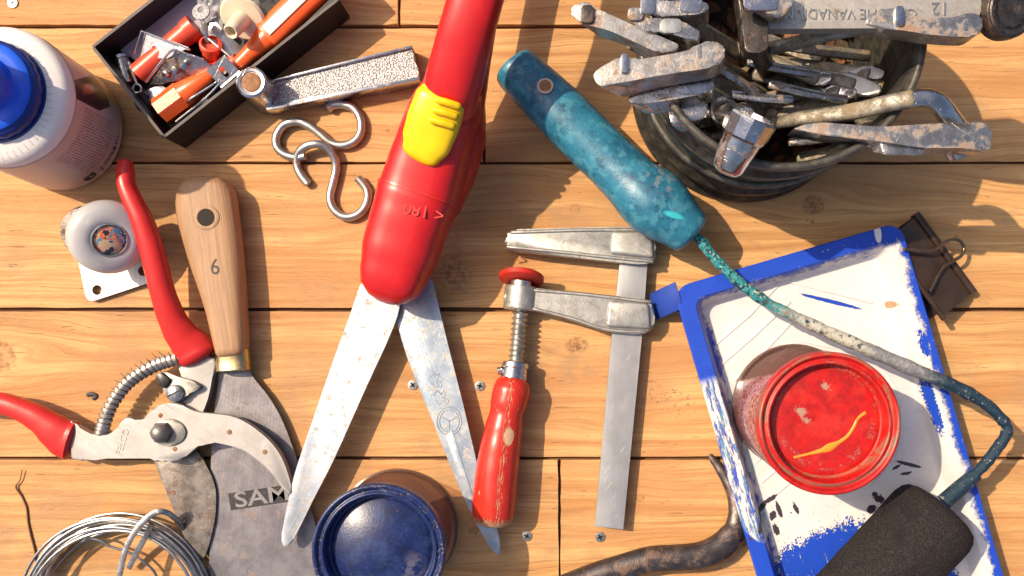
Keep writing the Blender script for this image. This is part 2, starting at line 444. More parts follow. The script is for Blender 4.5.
# tray: blue plastic under white paint. coordinates along the tray: u across, v down its length
TO = (677, 290); TA = 16.3
WHITE = (.74, .71, .70); TBLUE = (.012, .07, .55)
def f_tray(s):
    u, v = s.along(TO, -TA)       # u to the right along the top edge, v down the long edge
    n = s.noise(.11, 5, off=3, rough=.7); n2 = s.noise(.035, 4, off=60); n3 = s.noise(.5, 3, off=9); n = n * .72 + s.noise(.34, 4, off=19, rough=.7) * .28; smr = s.noise(1, 4, v=s.vec(u * .05 + v * .03, v * .35 - u * .2), rough=.65)
    br = s.noise(1, 4, v=s.vec(u * .22, v * .03), rough=.7)
    du = (u - 116).abs()
    inner = (116 - du) * .0 + (98 - du)          # >0 inside the well across
    innerv = v - 17
    m = (inner.min(innerv) + (n - .5) * 26 + (n2 - .5) * 14).st(-3, 3)
    # blue bare spots
    def spot(cx, cy, rx, ry, a, k=.55, w=.12, am=1.4):
        return 1 - (s.ell(cx, cy, rx, ry, a) + (n - .5) * am + (n3 - .5) * am * .7).st(k, k + w)
    bare = spot(690, 303, 8, 16, -12, .7, .1, 2.2) * n3.st(.35, .5)
    bare = bare.max(spot(829, 302, 31, 1.8, 14, .9, .2, .9))
    low = spot(822, 552, 66, 25, -24, .85, .05, 1.9) * (1 - br.st(.60, .66) * .8)
    bare = bare.max(low).max(spot(935, 555, 15, 42, -16, .9, .1, 2))
    bare = bare.max(spot(921, 400, 3.5, 34, -17, .8, .1, 1.8)).max(spot(912, 345, 5, 14, -17, .8, .1, 2.4))
    # white brushed over the left rim, ending cleanly below
    lr = (1 - (u - 24).st(-2, 1)) * v.st(88, 100) * (1 - (v - 258 + (u - 12) * (u - 12) * .05).st(0, 3))
    lrm = lr * ((br + n * .35).st(.60, .70) + .12 * n3.st(.3, .7)).min(1.0)
    rr = (u - 214).st(0, 3) * 0
    rimsp = s.noise(.28, 3, off=40).st(.70, .73) * .8
    tr = spot(867, 237, 3.5, 10, -8, .9, .15, .4)
    drip = spot(915, 292, 3.5, 16, -12, .9, .2, 1) * 1
    k = (m * (1 - bare)).max(lrm).max(rimsp).max(tr)
    wcol = s.mix(n2.st(.35, .7), WHITE, (.68, .64, .64))
    wcol = s.mix(n3.st(.66, .75) * .3, wcol, (.5, .42, .36)); wcol = s.mix(smr.st(.52, .68) * .35, wcol, (.50, .48, .52))
    teal = (s.noise(1, 4, v=s.vec(u * .26 + 30, v * .035), rough=.7).st(.50, .58) * lr * .8).max(drip)
    c = s.mix(k, s.mix(n2, TBLUE, (.008, .05, .42)), wcol)
    c = s.mix(teal * .7, c, (.16, .42, .55))
    dk = s.noise(.11, 3, off=90, sx=1.4).st(.705, .715) * (1 - s.ell(800, 500, 90, 66, 0).st(.8, 1.0)) * (1 - bare)
    dk = dk.max(spot(905, 463, 13, 1.8, 14, .9, .2, .9)).max(spot(760, 505, 2.6, 9, 40, .9, .2, .9)).max(spot(777, 508, 2.4, 8, -20, .9, .2, .8)).max(spot(755, 520, 3, 8, 20, .9, .2, .8))
    for q in ((768, 498, 2.2, 8, 55), (794, 507, 2, 6, -25), (771, 514, 3.4, 5, 10), (774, 528, 3, 6, -20), (872, 493, 3, 3, 0), (870, 507, 3, 4, 20), (903, 472, 1.6, 6, 80), (893, 466, 1.5, 5, 60)): dk = dk.max(spot(*q, .9, .2, 1.5))
    dk = dk.max(spot(876, 497, 6, 4, 30, .9, .2, 1.6)).max(spot(868, 508, 4, 5, 30, .9, .2, 1))
    c = s.mix(dk, c, (.045, .035, .05))
    br2 = spot(886, 305, 5, 3.6, 10, .9, .2, 1.5)
    c = s.mix(br2, c, (.42, .27, .16))
    return dict(color=c, rough=.34 + n * .2, bump=k * .9 + n * .5 + br * .4 * k, bd=.8)
M['tray'] = mat('blue_tray_with_white_paint', f_tray)
M['trayblue'] = None
plastic('trayblue', TBLUE, .36, .2)

def lidmat(name, base, dark, cx, cy, kind):
    def f(s):
        r = s.ell(cx, cy, 60, 60); n = s.noise(.1, 5, off=2, rough=.7); f2 = s.noise(.45, 3, off=8)
        c = s.mix(n.st(.3, .7), base, dark)
        edge = f2.st(.55, .62) * n.st(.45, .6)
        if kind == 'red':
            c = s.mix((1 - (r - .995).abs().st(.01, .03)) * (n.st(.35, .5)), c, (.20, .12, .08))
            c = s.mix((1 - (r - .90).abs().st(.01, .03)) * (n.st(.42, .54)) * .8, c, (.24, .14, .08))
            
            for x, y, q in ((770, 402, 5), (791, 380, 4), (775, 410, 4)):
                c = s.mix((1 - (s.ell(x, y, q * 1.25, q * .8, 25) + (n - .5) * 1.4 + (s.noise(.8, 3, off=61) - .5) * 3.2).st(.65, .9)) * .8, c, (.40, .30, .22))
            c = s.mix(f2.st(.68, .73) * .8, c, (.16, .02, .02)); c = s.mix(n.st(.52, .7) * .4, c, (.30, .006, .008)); c = s.mix((1 - (r - .74).abs().st(.02, .10)) * n.st(.5, .56) * f2.st(.4, .6) * .7, c, (.42, .13, .10))
            c = s.mix(s.noise(.05, 3, off=66).st(.5, .66) * .3, c, (.68, .05, .03))
        else:
            c = s.mix((1 - (r - .93).abs().st(.02, .10)) * edge * .8, c, (.30, .24, .22))
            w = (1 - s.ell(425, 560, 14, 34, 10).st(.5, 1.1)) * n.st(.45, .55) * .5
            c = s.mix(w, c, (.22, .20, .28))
            c = s.mix(s.noise(.06, 5, off=31, rough=.7).st(.42, .68) * .55, c, (.035, .06, .165)); c = s.mix(f2.st(.66, .72) * .4, c, (.16, .17, .24))
        return dict(color=c, rough=(.30 if kind == 'red' else .20) + n * .25, bump=n * .8 + f2 * .3, bd=.3, coat=.0)
    M[name] = mat(name, f)
lidmat('lidred', (.52, .011, .008), (.33, .005, .006), 791, 405, 'red')
lidmat('lidblue', (.010, .022, .115), (.004, .009, .05), 398, 528, 'blue')
def f_jarred(s):
    n = s.noise(.35, 4, off=3, rough=.7); 
    lev = (s.y + (n - .5) * 6 - 383 + s.z * .12).st(-2, 2)
    c = s.mix(lev * n.st(.4, .6), (.50, .28, .26), (.22, .02, .04))
    return dict(color=c, rough=.12, spec=.6, clear=((1, .86, .84), (1 - lev * .86) * .86))
M['jarred'] = mat('cloudy_jar_with_red_paint', f_jarred)
def f_jarblue(s):
    n = s.noise(.12, 4, off=3)
    return dict(color=s.mix(n, (.55, .26, .18), (.38, .15, .10)), rough=.12, spec=.6, clear=((1, .86, .78), .76 + n * .1))
M['jarblue'] = mat('tinted_clear_jar', f_jarblue)
def f_jarrim(s): return dict(color=(.16, .10, .08), rough=.15, spec=.7, clear=((.8, .7, .6), .35))
M['jarrim'] = mat('jar_base_edge', f_jarrim)
def f_clear(s): return dict(color=(.7, .7, .68), rough=.12, spec=.8, clear=((1, 1, 1), .62))
M['clearp'] = mat('clear_plastic', f_clear)

def f_bottle(s):
    a = s.noise(.03, 3); n = s.noise(.3, 3)
    ang = X(s.nt, 0.0)
    n_ = s.nt.nodes.new('ShaderNodeMath'); n_.operation = 'ARCTAN2'
    s.nt.links.new((s.y - 128).v, n_.inputs[0]); s.nt.links.new((s.x - 62).v, n_.inputs[1]); ang = X(s.nt, n_.outputs[0])
    tick = (1 - ((ang * 9.0).frac() - .5).abs().st(.03, .06)) * s.z.st(99, 101)
    rr = s.ell(62, 128, 1, 1)
    tick = tick * rr.st(48.5, 49.5) * (1 - rr.st(55, 56))
    c = s.mix(a, (.84, .79, .77), (.76, .70, .68)); c = s.mix(tick * .35, c, (.35, .30, .36))
    return dict(color=c, rough=.34 + n * .1, bump=n * .3 + tick, bd=.5, sss=.25)
M['bottle'] = mat('milky_plastic', f_bottle)
def f_blabel(s):
    n_ = s.nt.nodes.new('ShaderNodeMath'); n_.operation = 'ARCTAN2'
    s.nt.links.new((s.y - 128).v, n_.inputs[0]); s.nt.links.new((s.x - 62).v, n_.inputs[1]); a = X(s.nt, n_.outputs[0]) * 60
    z = s.z
    # fine print: rows along the height of the bottle, broken into word-like dashes
    rows = (1 - ((a * .42).frac() - .5).abs().st(.17, .30))
    wd = s.noise(1, 2, v=s.vec(z * .55, (a * .42)._m('FLOOR') * 7.3)).st(.40, .50)
    blk = z.st(24, 27) * (1 - z.st(80, 83)) * (a).st(-1, 1) * (1 - a.st(52, 55))
    c = s.mix(rows * wd * blk * .75, (.62, .46, .42), (.17, .085, .09))
    pic = (a - z * .55 + 18).st(-26, -25) * (1 - (a - z * .10 + 22).st(14, 15)) 
    dk = (1 - (a - z * .35 + 46).abs().st(13, 14)) * z.st(22, 24)
    c = s.mix((1 - (a - z * .40 + 40).abs().st(15, 16)) * (1 - a.st(-3, -2)) * z.st(30, 31), c, (.05, .025, .03))
    og = (1 - (a - z * .35 + 42).abs().st(3, 5)) * z.st(55, 60) * (1 - z.st(80, 85)) * (1 - a.st(-6, -5))
    c = s.mix(og, c, (.40, .07, .04))
    ye = ((a + 26) * (a + 26) * .012 + (z - 18) * (z - 18) * .02).st(.9, 1.2)
    c = s.mix((1 - ye) , c, (.75, .48, .06))
    return dict(color=c, rough=.36, sss=.1)
M['blabel'] = mat('printed_label', f_blabel)

def f_hwood(s):
    u, v = s.along((205, 200), 82); o = 3
    g = s.noise(1, 4, v=s.vec(u * .012, v * .30, s.z * .3), rough=.65); f2 = s.noise(1, 3, v=s.vec(u * .06, v * 1.6, s.z)); d = s.noise(.05, 4, off=5)
    c = s.mix(g.st(.3, .7), (.43, .245, .13), (.33, .18, .09)); c = s.mix(f2.st(.55, .75) * .22, c, (.24, .12, .07)); c = s.mix(d.st(.5, .7) * .4, c, (.30, .18, .11))
    return dict(color=c, rough=.5, bump=f2 * .5 + g, bd=.5)
M['hwood'] = mat('worn_beech', f_hwood)
def f_redwood(s):
    u, v = s.along((507, 385), 96)
    n = s.noise(1, 5, v=s.vec(u * .07, v * .25, s.z * .2), rough=.75); f2 = s.noise(1, 4, v=s.vec(u * .12, v * .7, s.z * .6), rough=.7)
    c = s.mix(n.st(.3, .7), (.62, .035, .016), (.50, .018, .012))
    chip = (n * .5 + f2 * .5).st(.60, .625)
    endw = (u + (f2 - .5) * 26).st(126, 133)
    big = 1 - (s.ell(511, 432, 6, 11, 5) + (f2 - .5) * 1.3).st(.7, .85)
    hl = ((v + 5 + (f2 - .5) * 10).abs()); chip2 = (1 - hl.st(1, 4)) * f2.st(.52, .56) * .7
    k = chip.max(endw).max(big).max(chip2)
    c = s.mix(k, c, (.58, .36, .22))
    return dict(color=c, rough=.28 + k * .3, bump=(1 - k) + n * .3, bd=.6)
M['redwood'] = mat('chipped_red_lacquer', f_redwood)
def f_wheel(s):
    n = s.noise(.05, 3); return dict(color=s.mix(n, (.64, .62, .62), (.50, .48, .50)), rough=.25, sss=.4, coat=.3, clear=((.9, .9, .9), .12))
M['wheel'] = mat('milky_grey_rubber', f_wheel)
def f_hub(s):
    n = s.noise(.09, 3, off=7, dist=2.0)
    c = s.mix(n.st(.45, .5), (.70, .12, .03), (.60, .42, .26)); c = s.mix(s.noise(.1, 3, off=40, dist=1).st(.54, .58), c, (.10, .25, .42)); c = s.mix(s.noise(.14, 2, off=90).st(.56, .59), c, (.03, .025, .03))
    return dict(color=c, rough=.2, coat=.6)
M['hub'] = mat('swirled_colours', f_hub)
def f_pot(s):
    n = s.noise(.09, 5, rough=.7); f2 = s.noise(.5, 3)
    c = s.mix(n.st(.4, .65), (.026, .025, .023), (.075, .068, .055)); return dict(color=c, rough=.42 + f2 * .15, bump=n + f2 * .4, bd=.7, metal=.2)
M['pot'] = mat('grimy_black_tin', f_pot)
def f_screw(s): 
    n = s.noise(.5, 2); return dict(color=s.mix(n, (.55, .52, .48), (.33, .31, .28)), rough=.35, metal=.9)
M['screw'] = mat('zinc_screw', f_screw)
plastic('stampgrey', (.27, .25, .26), .5, .3)
worn('fit', (.40, .40, .45), (.26, .26, .29), .32, .85, .1, .05, bd=.4)
worn('catch', (.30, .28, .26), (.18, .165, .15), .42, .7, .1, .05, bd=.5)
# ============================================================ THE TABLE
table = thing('wooden_table', (512, 288, 0), None, None, kind='structure')
ROWS = [(-130, 24.5, [-420, 399, 1500]), (28.5, 161.5, [-420, 484, 1500]), (164.5, 307.5, [-420, 1500]), (311.5, 456.5, [-420, 1500]), (460, 600, [-420, 559.5, 1500]), (603, 740, [-420, 1500])]
rp = random.Random(3)
for y0, y1, xs in ROWS:
    for a, b in zip(xs, xs[1:]):
        bm = B(); n = 60
        x0, x1 = a + 1.3, b - 1.3
        top = [(x0 + (x1 - x0) * i / n, y0 + rp.uniform(-.35, .35)) for i in range(n + 1)]
        bot = [(x1 - (x1 - x0) * i / n, y1 + rp.uniform(-.35, .35)) for i in range(n + 1)]
        side = [(x1 + rp.uniform(-.7, .7), y0 + (y1 - y0) * i / 14) for i in range(1, 14)]
        side2 = [(x0 + rp.uniform(-.7, .7), y1 - (y1 - y0) * i / 14) for i in range(1, 14)]
        prism(bm, top + side + bot + side2, -7, rp.uniform(-.5, .1), bev=1.1, seg=2)
        obj('plank', bm, M['wood'], table)
bm = B(); box(bm, (540, 300, -16.8), (1, 0, 0), (0, 1, 0), (0, 0, 1), 1100, 560, 9.5); obj('crossboard', bm, M['under'], table)
for sx, sy, a in ((13, 3, .3), (413, 385, .9), (480, 386, .2), (527, 536, .5), (600, 537, 1.1)):
    bm = B(); lathe(bm, [(0, 1.0), (3, 1.2), (5.0, .9), (5.2, .2), (3, -3)], (sx, sy, .1), n=20)
    sc = obj('screw', bm, M['screw'], table)
    bm = B()
    for q in (0, pi / 2): box(bm, (sx, sy, 1.25), (cos(a + q), sin(a + q), 0), (-sin(a + q), cos(a + q), 0), (0, 0, 1), 2.9, .75, .25)
    for q in (pi / 4, ): box(bm, (sx, sy, 1.22), (cos(a + q), sin(a + q), 0), (-sin(a + q), cos(a + q), 0), (0, 0, 1), 1.3, 1.3, .25)
    obj('screw_recess', bm, M['black'], table)

# ============================================================ BOTTLE
bx_, by_ = 64, 130
bt = thing('glue_bottle', (bx_, by_, 0), 'milky white plastic bottle with blue screw cap and printed label, at the left edge', 'bottle')
bm = B(); lathe(bm, [(0, .6), (54, .6), (59, 2), (61.5, 7), (62, 14), (62, 94), (61.5, 101), (59, 106), (55.5, 108.5), (49, 110.5), (44, 112), (41, 113), (0, 113)], (bx_, by_, 0), n=96)
obj('body', bm, M['bottle'], bt)
bm = B(); rr = 62.4; lo = []; hi = []
for i in range(61):
    a = radians(-62 + 162 * i / 60); lo.append((rr * cos(a), rr * sin(a)))
for zz in (9, 86): pass
g = [[bm.verts.new((bx_ + x, by_ + y, z)) for x, y in lo] for z in (12, 32, 55, 78, 96)]
for r0, r1 in zip(g, g[1:]):
    for i in range(60): bm.faces.new((r0[i], r0[i + 1], r1[i + 1], r1[i]))
lb = obj('label', bm, M['blabel'], bt, label='printed label with rows of fine print, a dark picture and a round arrow mark')
# round arrow mark and large figures on the label: sit just proud of it
def on_label(a, z, body, size, rot=0, m='ink', sx=1):
    a = radians(a); nn = Vec((cos(a), sin(a), 0)); tt = Vec((0, 0, 1)); ss = nn.cross(tt)
    d = tt * cos(radians(rot)) + ss * sin(radians(rot))
    text('printing', body, size, (bx_ + nn.x * 62.8, by_ + nn.y * 62.8, z), 0, M[m], lb, .12, d=d, n=nn, sx=sx)
bm = B(); aa = radians(55); nn = Vec((cos(aa), sin(aa), 0)); tt = Vec((0, 0, 1)); ss = nn.cross(tt)
cpt = Vec((bx_, by_, 20)) + nn * 62.9
pp = [cpt + (tt * cos(q) + ss * sin(q)) * 5.2 for q in [radians(40 + 270 * i / 16) for i in range(17)]]
sweep(bm, pp, (1.1, .25), n=8, up=nn)
pp = [cpt + (tt * cos(q) + ss * sin(q)) * 2.6 for q in [radians(200 + 270 * i / 12) for i in range(13)]]
sweep(bm, pp, (.9, .25), n=8, up=nn)
obj('arrow_mark', bm, M['ink'], lb)
on_label(32, 18, '2 mm 4', 6.5, 90)
on_label(18, 17, 'min 24 h', 4, 90)
cp_m = M['blue']
bm = B()
lathe(bm, [(0, 112), (41.5, 112), (42.5, 113), (42.5, 120), (41, 122.5), (38, 123.5), (37, 123.8), (0, 123.8)], (bx_, by_, 0), n=96, wob=lambda k, h: 1 + (.012 if (k % 4) < 2 and 112.5 < h < 121 else 0))
cp = obj('cap', bm, M['darkblue'], bt)
bm = B(); lathe(bm, [(38.5, 123.4), (38.6, 125.5), (37, 127), (31, 127.8), (26, 129), (23, 134), (23, 196), (20, 202), (0, 204)], (bx_, by_, 0), n=64); obj('cap_top_shade_tower', bm, M['blue'], cp)  # cap disc plus an unseen tower, shaped to cast shade over the scraper
bm = B(); lathe(bm, [(44.5, 110.5), (44.8, 112), (44.5, 113.4), (41, 113.6), (41, 110.5)], (bx_, by_, 0), n=64); obj('neck_ring', bm, M['darkblue'], bt)

lean(bt, .035, -.055)
# ============================================================ BOX AND CONTENTS
TLc, BCc = W(94, 46, 46), W(164, 137, 46)       # left corner, bottom corner of the rim
ux = (W(336, 1, 46) - BCc); ux.z = 0; ux.normalize(); uy = (BCc - TLc); uy.z = 0; hy = uy.length; uy.normalize()
uy = Vec((-ux.y, ux.x, 0)); uy = uy if uy.y > 0 else -uy
L = (W(338, 0, 46) - BCc).length
O = BCc - uy * hy           # corner
def bp(u, v, z): return O + ux * u + uy * v + Vec((0, 0, z - 46))
bo = thing('cardboard_box', bp(L / 2, hy / 2, 0), 'open black cardboard box full of small orange, red and chrome fittings, top left', 'box')
bm = B(); box(bm, bp(L / 2, hy / 2, 1.2), ux, uy, (0, 0, 1), L / 2, hy / 2, 1.0); obj('floor_panel', bm, M['cardblack'], bo)
for (u, v, hu, hv) in ((L / 2, 0, L / 2, 1.2), (L / 2, hy, L / 2, 1.2), (0, hy / 2, 1.2, hy / 2 - 1.3), (L, hy / 2, 1.2, hy / 2 - 1.3)):
    bm = B(); box(bm, bp(u, v, 23.2), ux, uy, (0, 0, 1), hu, hv, 22.8); obj('side_panel', bm, M['cardblack'], bo)
for (u, v, hu, hv) in ((L / 2, 0, L / 2 + .1, 1.35), (L / 2, hy, L / 2 + .1, 1.35), (0, hy / 2, 1.35, hy / 2 - 1.5), (L, hy / 2, 1.35, hy / 2 - 1.5)):
    bm = B(); box(bm, bp(u, v, 46.2), ux, uy, (0, 0, 1), hu, hv, .35); obj('rim', bm, M['cardedge'], bo)
GI = 'small fittings heaped in the black box'
def bt_(name, label, cat, c): return thing(name, c, label, cat, GI)
# lilac sheet under the fittings
bm = B(); 
pl = [W(x, y, 9) for x, y in ((118, 50), (196, -24), (250, -40), (215, 22), (152, 72))]
prism(bm, [(p.x, p.y) for p in pl], 8, 16, bev=3); obj('foam_wrap', bm, M['lilac'], None, label='pale lilac sheet of packing foam lining the back of the black box', cat='packing', group=GI)
# red tube
t = bt_('plug_tube', 'salmon red plastic tube under the chrome plate in the black box', 'tube', W(165, 55, 15))
p0, p1 = W(139, 74, 24), W(194, 27, 30)
bm = B(); sweep(bm, [p0, p0.lerp(p1, .5), p1], 10.5, n=24); obj('tube', bm, M['redorange'], t)
bm = B(); dd = (p1 - p0).normalized(); sweep(bm, [p1 - dd * 8, p1 + dd * 1.5], 11.8, n=24); obj('collar', bm, M['redorange'], t)
# chrome plate with hole
def platex(name, label, cat, pts, z, mt, holes=(), th=1.6, bev=.5, grp=GI):
    P_ = WL(pts, z); bm = B(); hl = []
    for hx, hy_, hr in holes:
        c = W(hx, hy_, z); hl.append(circ(c.x, c.y, hr, 16))
    zz = sum(p.z for p in P_) / len(P_)
    prism(bm, [(p.x, p.y) for p in P_], zz - th, zz, bev=0 if holes else bev, holes=hl)
    return bm, P_
bm, P_ = platex('', '', '', [(142, 31), (176, 43), (192, 50), (166, 58), (134, 54)], 40, None, [(152, 47, 2.6)])
for v in bm.verts: v.co.z += .32 * (v.co.x - P_[0].x) - .15 * (v.co.y - P_[0].y) - 5
r = bt_('chrome_plate', 'flat chrome plate with one round hole, topmost at the left end of the black box', 'plate', P_[0])
obj('plate', bm, M['fit'], r)
bm = B(); e = WL([(134, 54, 33), (142, 31, 38), (190, 50, 50)]); sweep(bm, [e[0] + Vec((0, 0, .5)), e[1] + Vec((0, 0, .5)), e[2] + Vec((0, 0, .5))], 1.1, n=8); obj('folded_edge', bm, M['chrome'], r)
# folded chrome clip
r = bt_('chrome_clip', 'folded chrome spring clip with a pointed jaw, beside the orange capped tube', 'clip', W(175, 70, 20))
bm = B(); q = WL([(150, 84, 24), (172, 50, 42), (205, 60, 40), (222, 76, 30), (196, 84, 20)])
vs = [bm.verts.new(p) for p in q]; vs2 = [bm.verts.new(p - Vec((0, 0, 1.5))) for p in q]
bm.faces.new(vs[:3]); bm.faces.new((vs[0], vs[2], vs[3])); bm.faces.new((vs[0], vs[3], vs[4])); bm.faces.new(vs2[:3]); bm.faces.new((vs2[0], vs2[2], vs2[3])); bm.faces.new((vs2[0], vs2[3], vs2[4]))
for i in range(5): bm.faces.new((vs[i], vs[(i + 1) % 5], vs2[(i + 1) % 5], vs2[i]))
obj('jaw', bm, M['oldchrome'], r, sharp=20)
bm = B(); sweep(bm, catmull(WL([(146, 82, 36), (160, 64, 44), (173, 50, 45), (190, 55, 45), (204, 60, 43)]), 4), 1.3, n=8); obj('wire_edge', bm, M['chrome'], r)
bm = B()
for k in range(3):
    a = W(166 + 9 * k, 74 - 4 * k, 40); lathe(bm, [(0, 3), (3.2, 2), (4, -2), (2.5, -6)], a, (.3 * (k - 1), .4, 1), n=14)
obj('rivet', bm, M['chrome'], r)
# orange capped tube (bottom)
r = bt_('tapered_plug', 'bright orange tapered plastic plug lying lowest in the left end of the black box', 'plug', W(180, 100, 20))
p0, p1 = W(162, 112, 29), W(208, 78, 33); dd = (p1 - p0).normalized()
bm = B(); sweep(bm, [p0, p0 + dd * 27], 14.5, n=8, a0=pi / 8); obj('hexagonal_grip', bm, M['orange'], r, sharp=25)
bm = B(); sweep(bm, [p0 + dd * 26, p0 + dd * 28, p1 + dd * 2, p1 + dd * 5], [13, 13.6, 7.5, 6.5], n=24); obj('tapered_end', bm, M['orange'], r)
# orange knob
r = bt_('round_stopper', 'small round red orange stopper standing in the middle of the black box', 'stopper', W(217, 55, 20))
bm = B(); lathe(bm, [(0, 0), (8, 0), (9, 6), (9, 16), (10.5, 17), (10.5, 22), (8.5, 23), (8, 19), (0, 19)], W(213, 60, 20), (.25, -.45, .9), n=28); obj('shell', bm, M['redorange'], r)
# orange marker with white band
r = bt_('orange_marker', 'long orange marker with white sticker and conical neck, along the near wall of the box', 'marker', W(290, 30, 30))
p0, p1 = W(236, 67, 36), W(338, -32, 44); dd = (p1 - p0).normalized()
bm = B(); sweep(bm, [p0 + dd * 42, p1], (14.5, 9), n=28, sq=2.8); obj('barrel', bm, M['orange'], r)
bm = B(); sweep(bm, [p0, p0 + dd * 18, p0 + dd * 42, p0 + dd * 47], [(7, 6), (8, 6.5), (12, 8.5), (14, 9)], n=28); obj('neck', bm, M['orange'], r)
bm = B(); c = p0.lerp(p1, .58) + Vec((0, 0, 9.6)); sd = dd.cross(Vec((0, 0, 1))).normalized(); box(bm, c, dd, sd, (0, 0, 1), 34, 5.5, .7, .3); obj('sticker', bm, M['white'], r)
# white flanged plug
r = bt_('white_plug', 'translucent white plastic plug with a round flange and stem, standing in the black box', 'plug', W(245, 30, 20))
ax = Vec((-.10, .55, .55)).normalized(); o_ = W(243, 18, 44)
bm = B(); lathe(bm, [(0, -2.5), (20, -2), (22, 0), (20, 2.2), (9, 3), (0, 3)], o_, ax, n=40); obj('flange', bm, M['cream'], r)
bm = B(); lathe(bm, [(8.5, 0), (8, 14), (7.2, 26), (6, 28), (4.5, 27), (4, 20), (0, 20)], o_ + ax * 2, ax, n=28); obj('stem', bm, M['cream'], r)
bm = B(); lathe(bm, [(7, 0), (6.5, 22), (0, 23)], o_ - ax * 2, -ax, n=24); obj('back_stem', bm, M['cream'], r)
# steel bracket with slot
r = bt_('slotted_bracket', 'small bent steel bracket with an oblong slot beside the big lever', 'bracket', W(224, 72, 40))
c = W(224, 72, 47); dx = Vec((.72, -.62, 0)); dy = Vec((.62, .72, 0))
bm = B(); sl = [Vec((p[0] * 1.0, p[1])) for p in arcpts(3, 0, 2.6, -90, 90, 6) + arcpts(-3, 0, 2.6, 90, 270, 6)]
plate(bm, [(-11, -12), (11, -12), (11, 12), (-11, 12)], c, dy - Vec((0, 0, .28)), dx, Vec((.17, .2, 1)).normalized(), 1.6, 0, [sl]); obj('bracket_face', bm, M['fit'], r)
bm = B(); box(bm, c + dy * 9.5 - Vec((0, 0, 8)), dx, dy, (0, 0, 1), 11.8, .9, 8); obj('bracket_flange', bm, M['galv'], r)
bm = B(); lathe(bm, [(0, 1), (2, 1.4), (2.1, -3)], c + Vec((0, 0, -2)), n=12); obj('rivet', bm, M['darksteel'], r)
# dark keys / small steel hooks
r = bt_('small_key', 'dark steel key with a round bow hanging over the back of the black box', 'key', W(203, 25, 40))
bm = B(); kp = circ(0, 0, 8, 20); plate(bm, kp, W(201, 12, 46), (1, 0, 0), (0, 1, .2), (0, 0, 1), 2, 0, [circ(0, -2, 3.2, 12)]); obj('bow', bm, M['oldchrome'], r)
bm = B(); sweep(bm, WL([(202, 18, 46), (206, 34, 42), (207, 46, 34)]), (2.4, 1.2), n=8); obj('stem', bm, M['oldchrome'], r)
r = bt_('eye_screw', 'tiny chrome eye screw in the bottom left corner of the black box', 'eye screw', W(136, 86, 25))
bm = B(); c = W(137, 89, 28); sweep(bm, [c + Vec((4.2 * cos(a), 4.2 * sin(a), 0)) for a in [2 * pi * i / 16 for i in range(16)]], 1.5, n=8, closed=True); obj('eye', bm, M['chrome'], r)
bm = B(); sweep(bm, [c + Vec((0, -4, 0)), W(129, 62, 26)], 1.6, n=8); obj('stem', bm, M['oldchrome'], r)
r = bt_('steel_strip', 'flat grey steel strip lying between the orange plug and the folded clip', 'strip', W(160, 95, 18))
bm = B(); P_ = WL([(143, 92), (160, 84), (176, 94), (158, 112)], 20); prism(bm, [(p.x, p.y) for p in P_], 18, 20, .5); obj('strip', bm, M['fit'], r)
r = bt_('lock_core', 'dark steel cylinder lock core against the left wall of the black box', 'lock core', W(125, 68, 15))
bm = B(); sweep(bm, WL([(122, 60, 18), (128, 84, 18)]), 7, n=18); obj('core', bm, M['oldchrome'], r)
bm = B(); sweep(bm, WL([(121, 57, 18), (122, 60, 18)]), 8.4, n=18); obj('collar', bm, M['chrome'], r)
r = bt_('black_grommet', 'black rubber bung beside the tiny eye screw in the black box', 'bung', W(148, 100, 12))
bm = B(); lathe(bm, [(0, 0), (11, 0), (12, 3), (10, 8), (6, 10), (0, 10)], W(148, 102, 10), n=24); obj('bung', bm, M['ink'], r)
r = bt_('plastic_bag', 'clear plastic bag of small parts crumpled behind the white flanged plug', 'plastic bag', W(220, 5, 30))
bm = B(); bmesh.ops.create_grid(bm, x_segments=16, y_segments=12, size=1); rr = random.Random(5)
for v in bm.verts:
    x, y = v.co.x, v.co.y; p = W(228 + x * 30 + y * 3, 2 + y * 30 - x * 8, 34 + rr.uniform(0, 10) - 12 * (x * x + y * y) * .4); v.co = p
obj('film', bm, M['clearp'], r)
for k, (x, y, a, m_) in enumerate(((212, 8, .4, 'chrome'), (226, -4, 1.9, 'chrome'), (262, 8, 2.6, 'cream'), (236, 52, .8, 'galv'))):
    pass
r = bt_('bent_bracket', 'bright bent metal channel leaning under the white flanged plug', 'bracket', W(225, 48, 26))
bm = B(); box(bm, W(228, 46, 30), (.75, .62, -.1), (-.6, .75, .2), (.1, -.1, 1), 22, 8, .9, .3); obj('channel_web', bm, M['fit'], r)
bm = B(); box(bm, W(224, 52, 34), (.75, .62, -.1), (-.6, .75, .2), (.1, -.1, 1), 22, .9, 4, .3); obj('channel_wall', bm, M['galv'], r)
r = bt_('spring_clip_wire', 'thin chrome wire clip bent over the orange plug', 'wire clip', W(200, 95, 26))
bm = B(); sweep(bm, catmull(WL([(186, 102, 38), (205, 90, 42), (222, 80, 40), (206, 98, 36), (176, 122, 34)]), 5), 1.2, n=8); obj('wire', bm, M['chrome'], r)
r = bt_('orange_stub', 'small salmon stub of plastic under the folded clip', 'stub', W(222, 68, 20))
bm = B(); sweep(bm, WL([(204, 76, 26), (238, 62, 30)]), 8, n=20); obj('stub', bm, M['redorange'], r)
rr = random.Random(9)
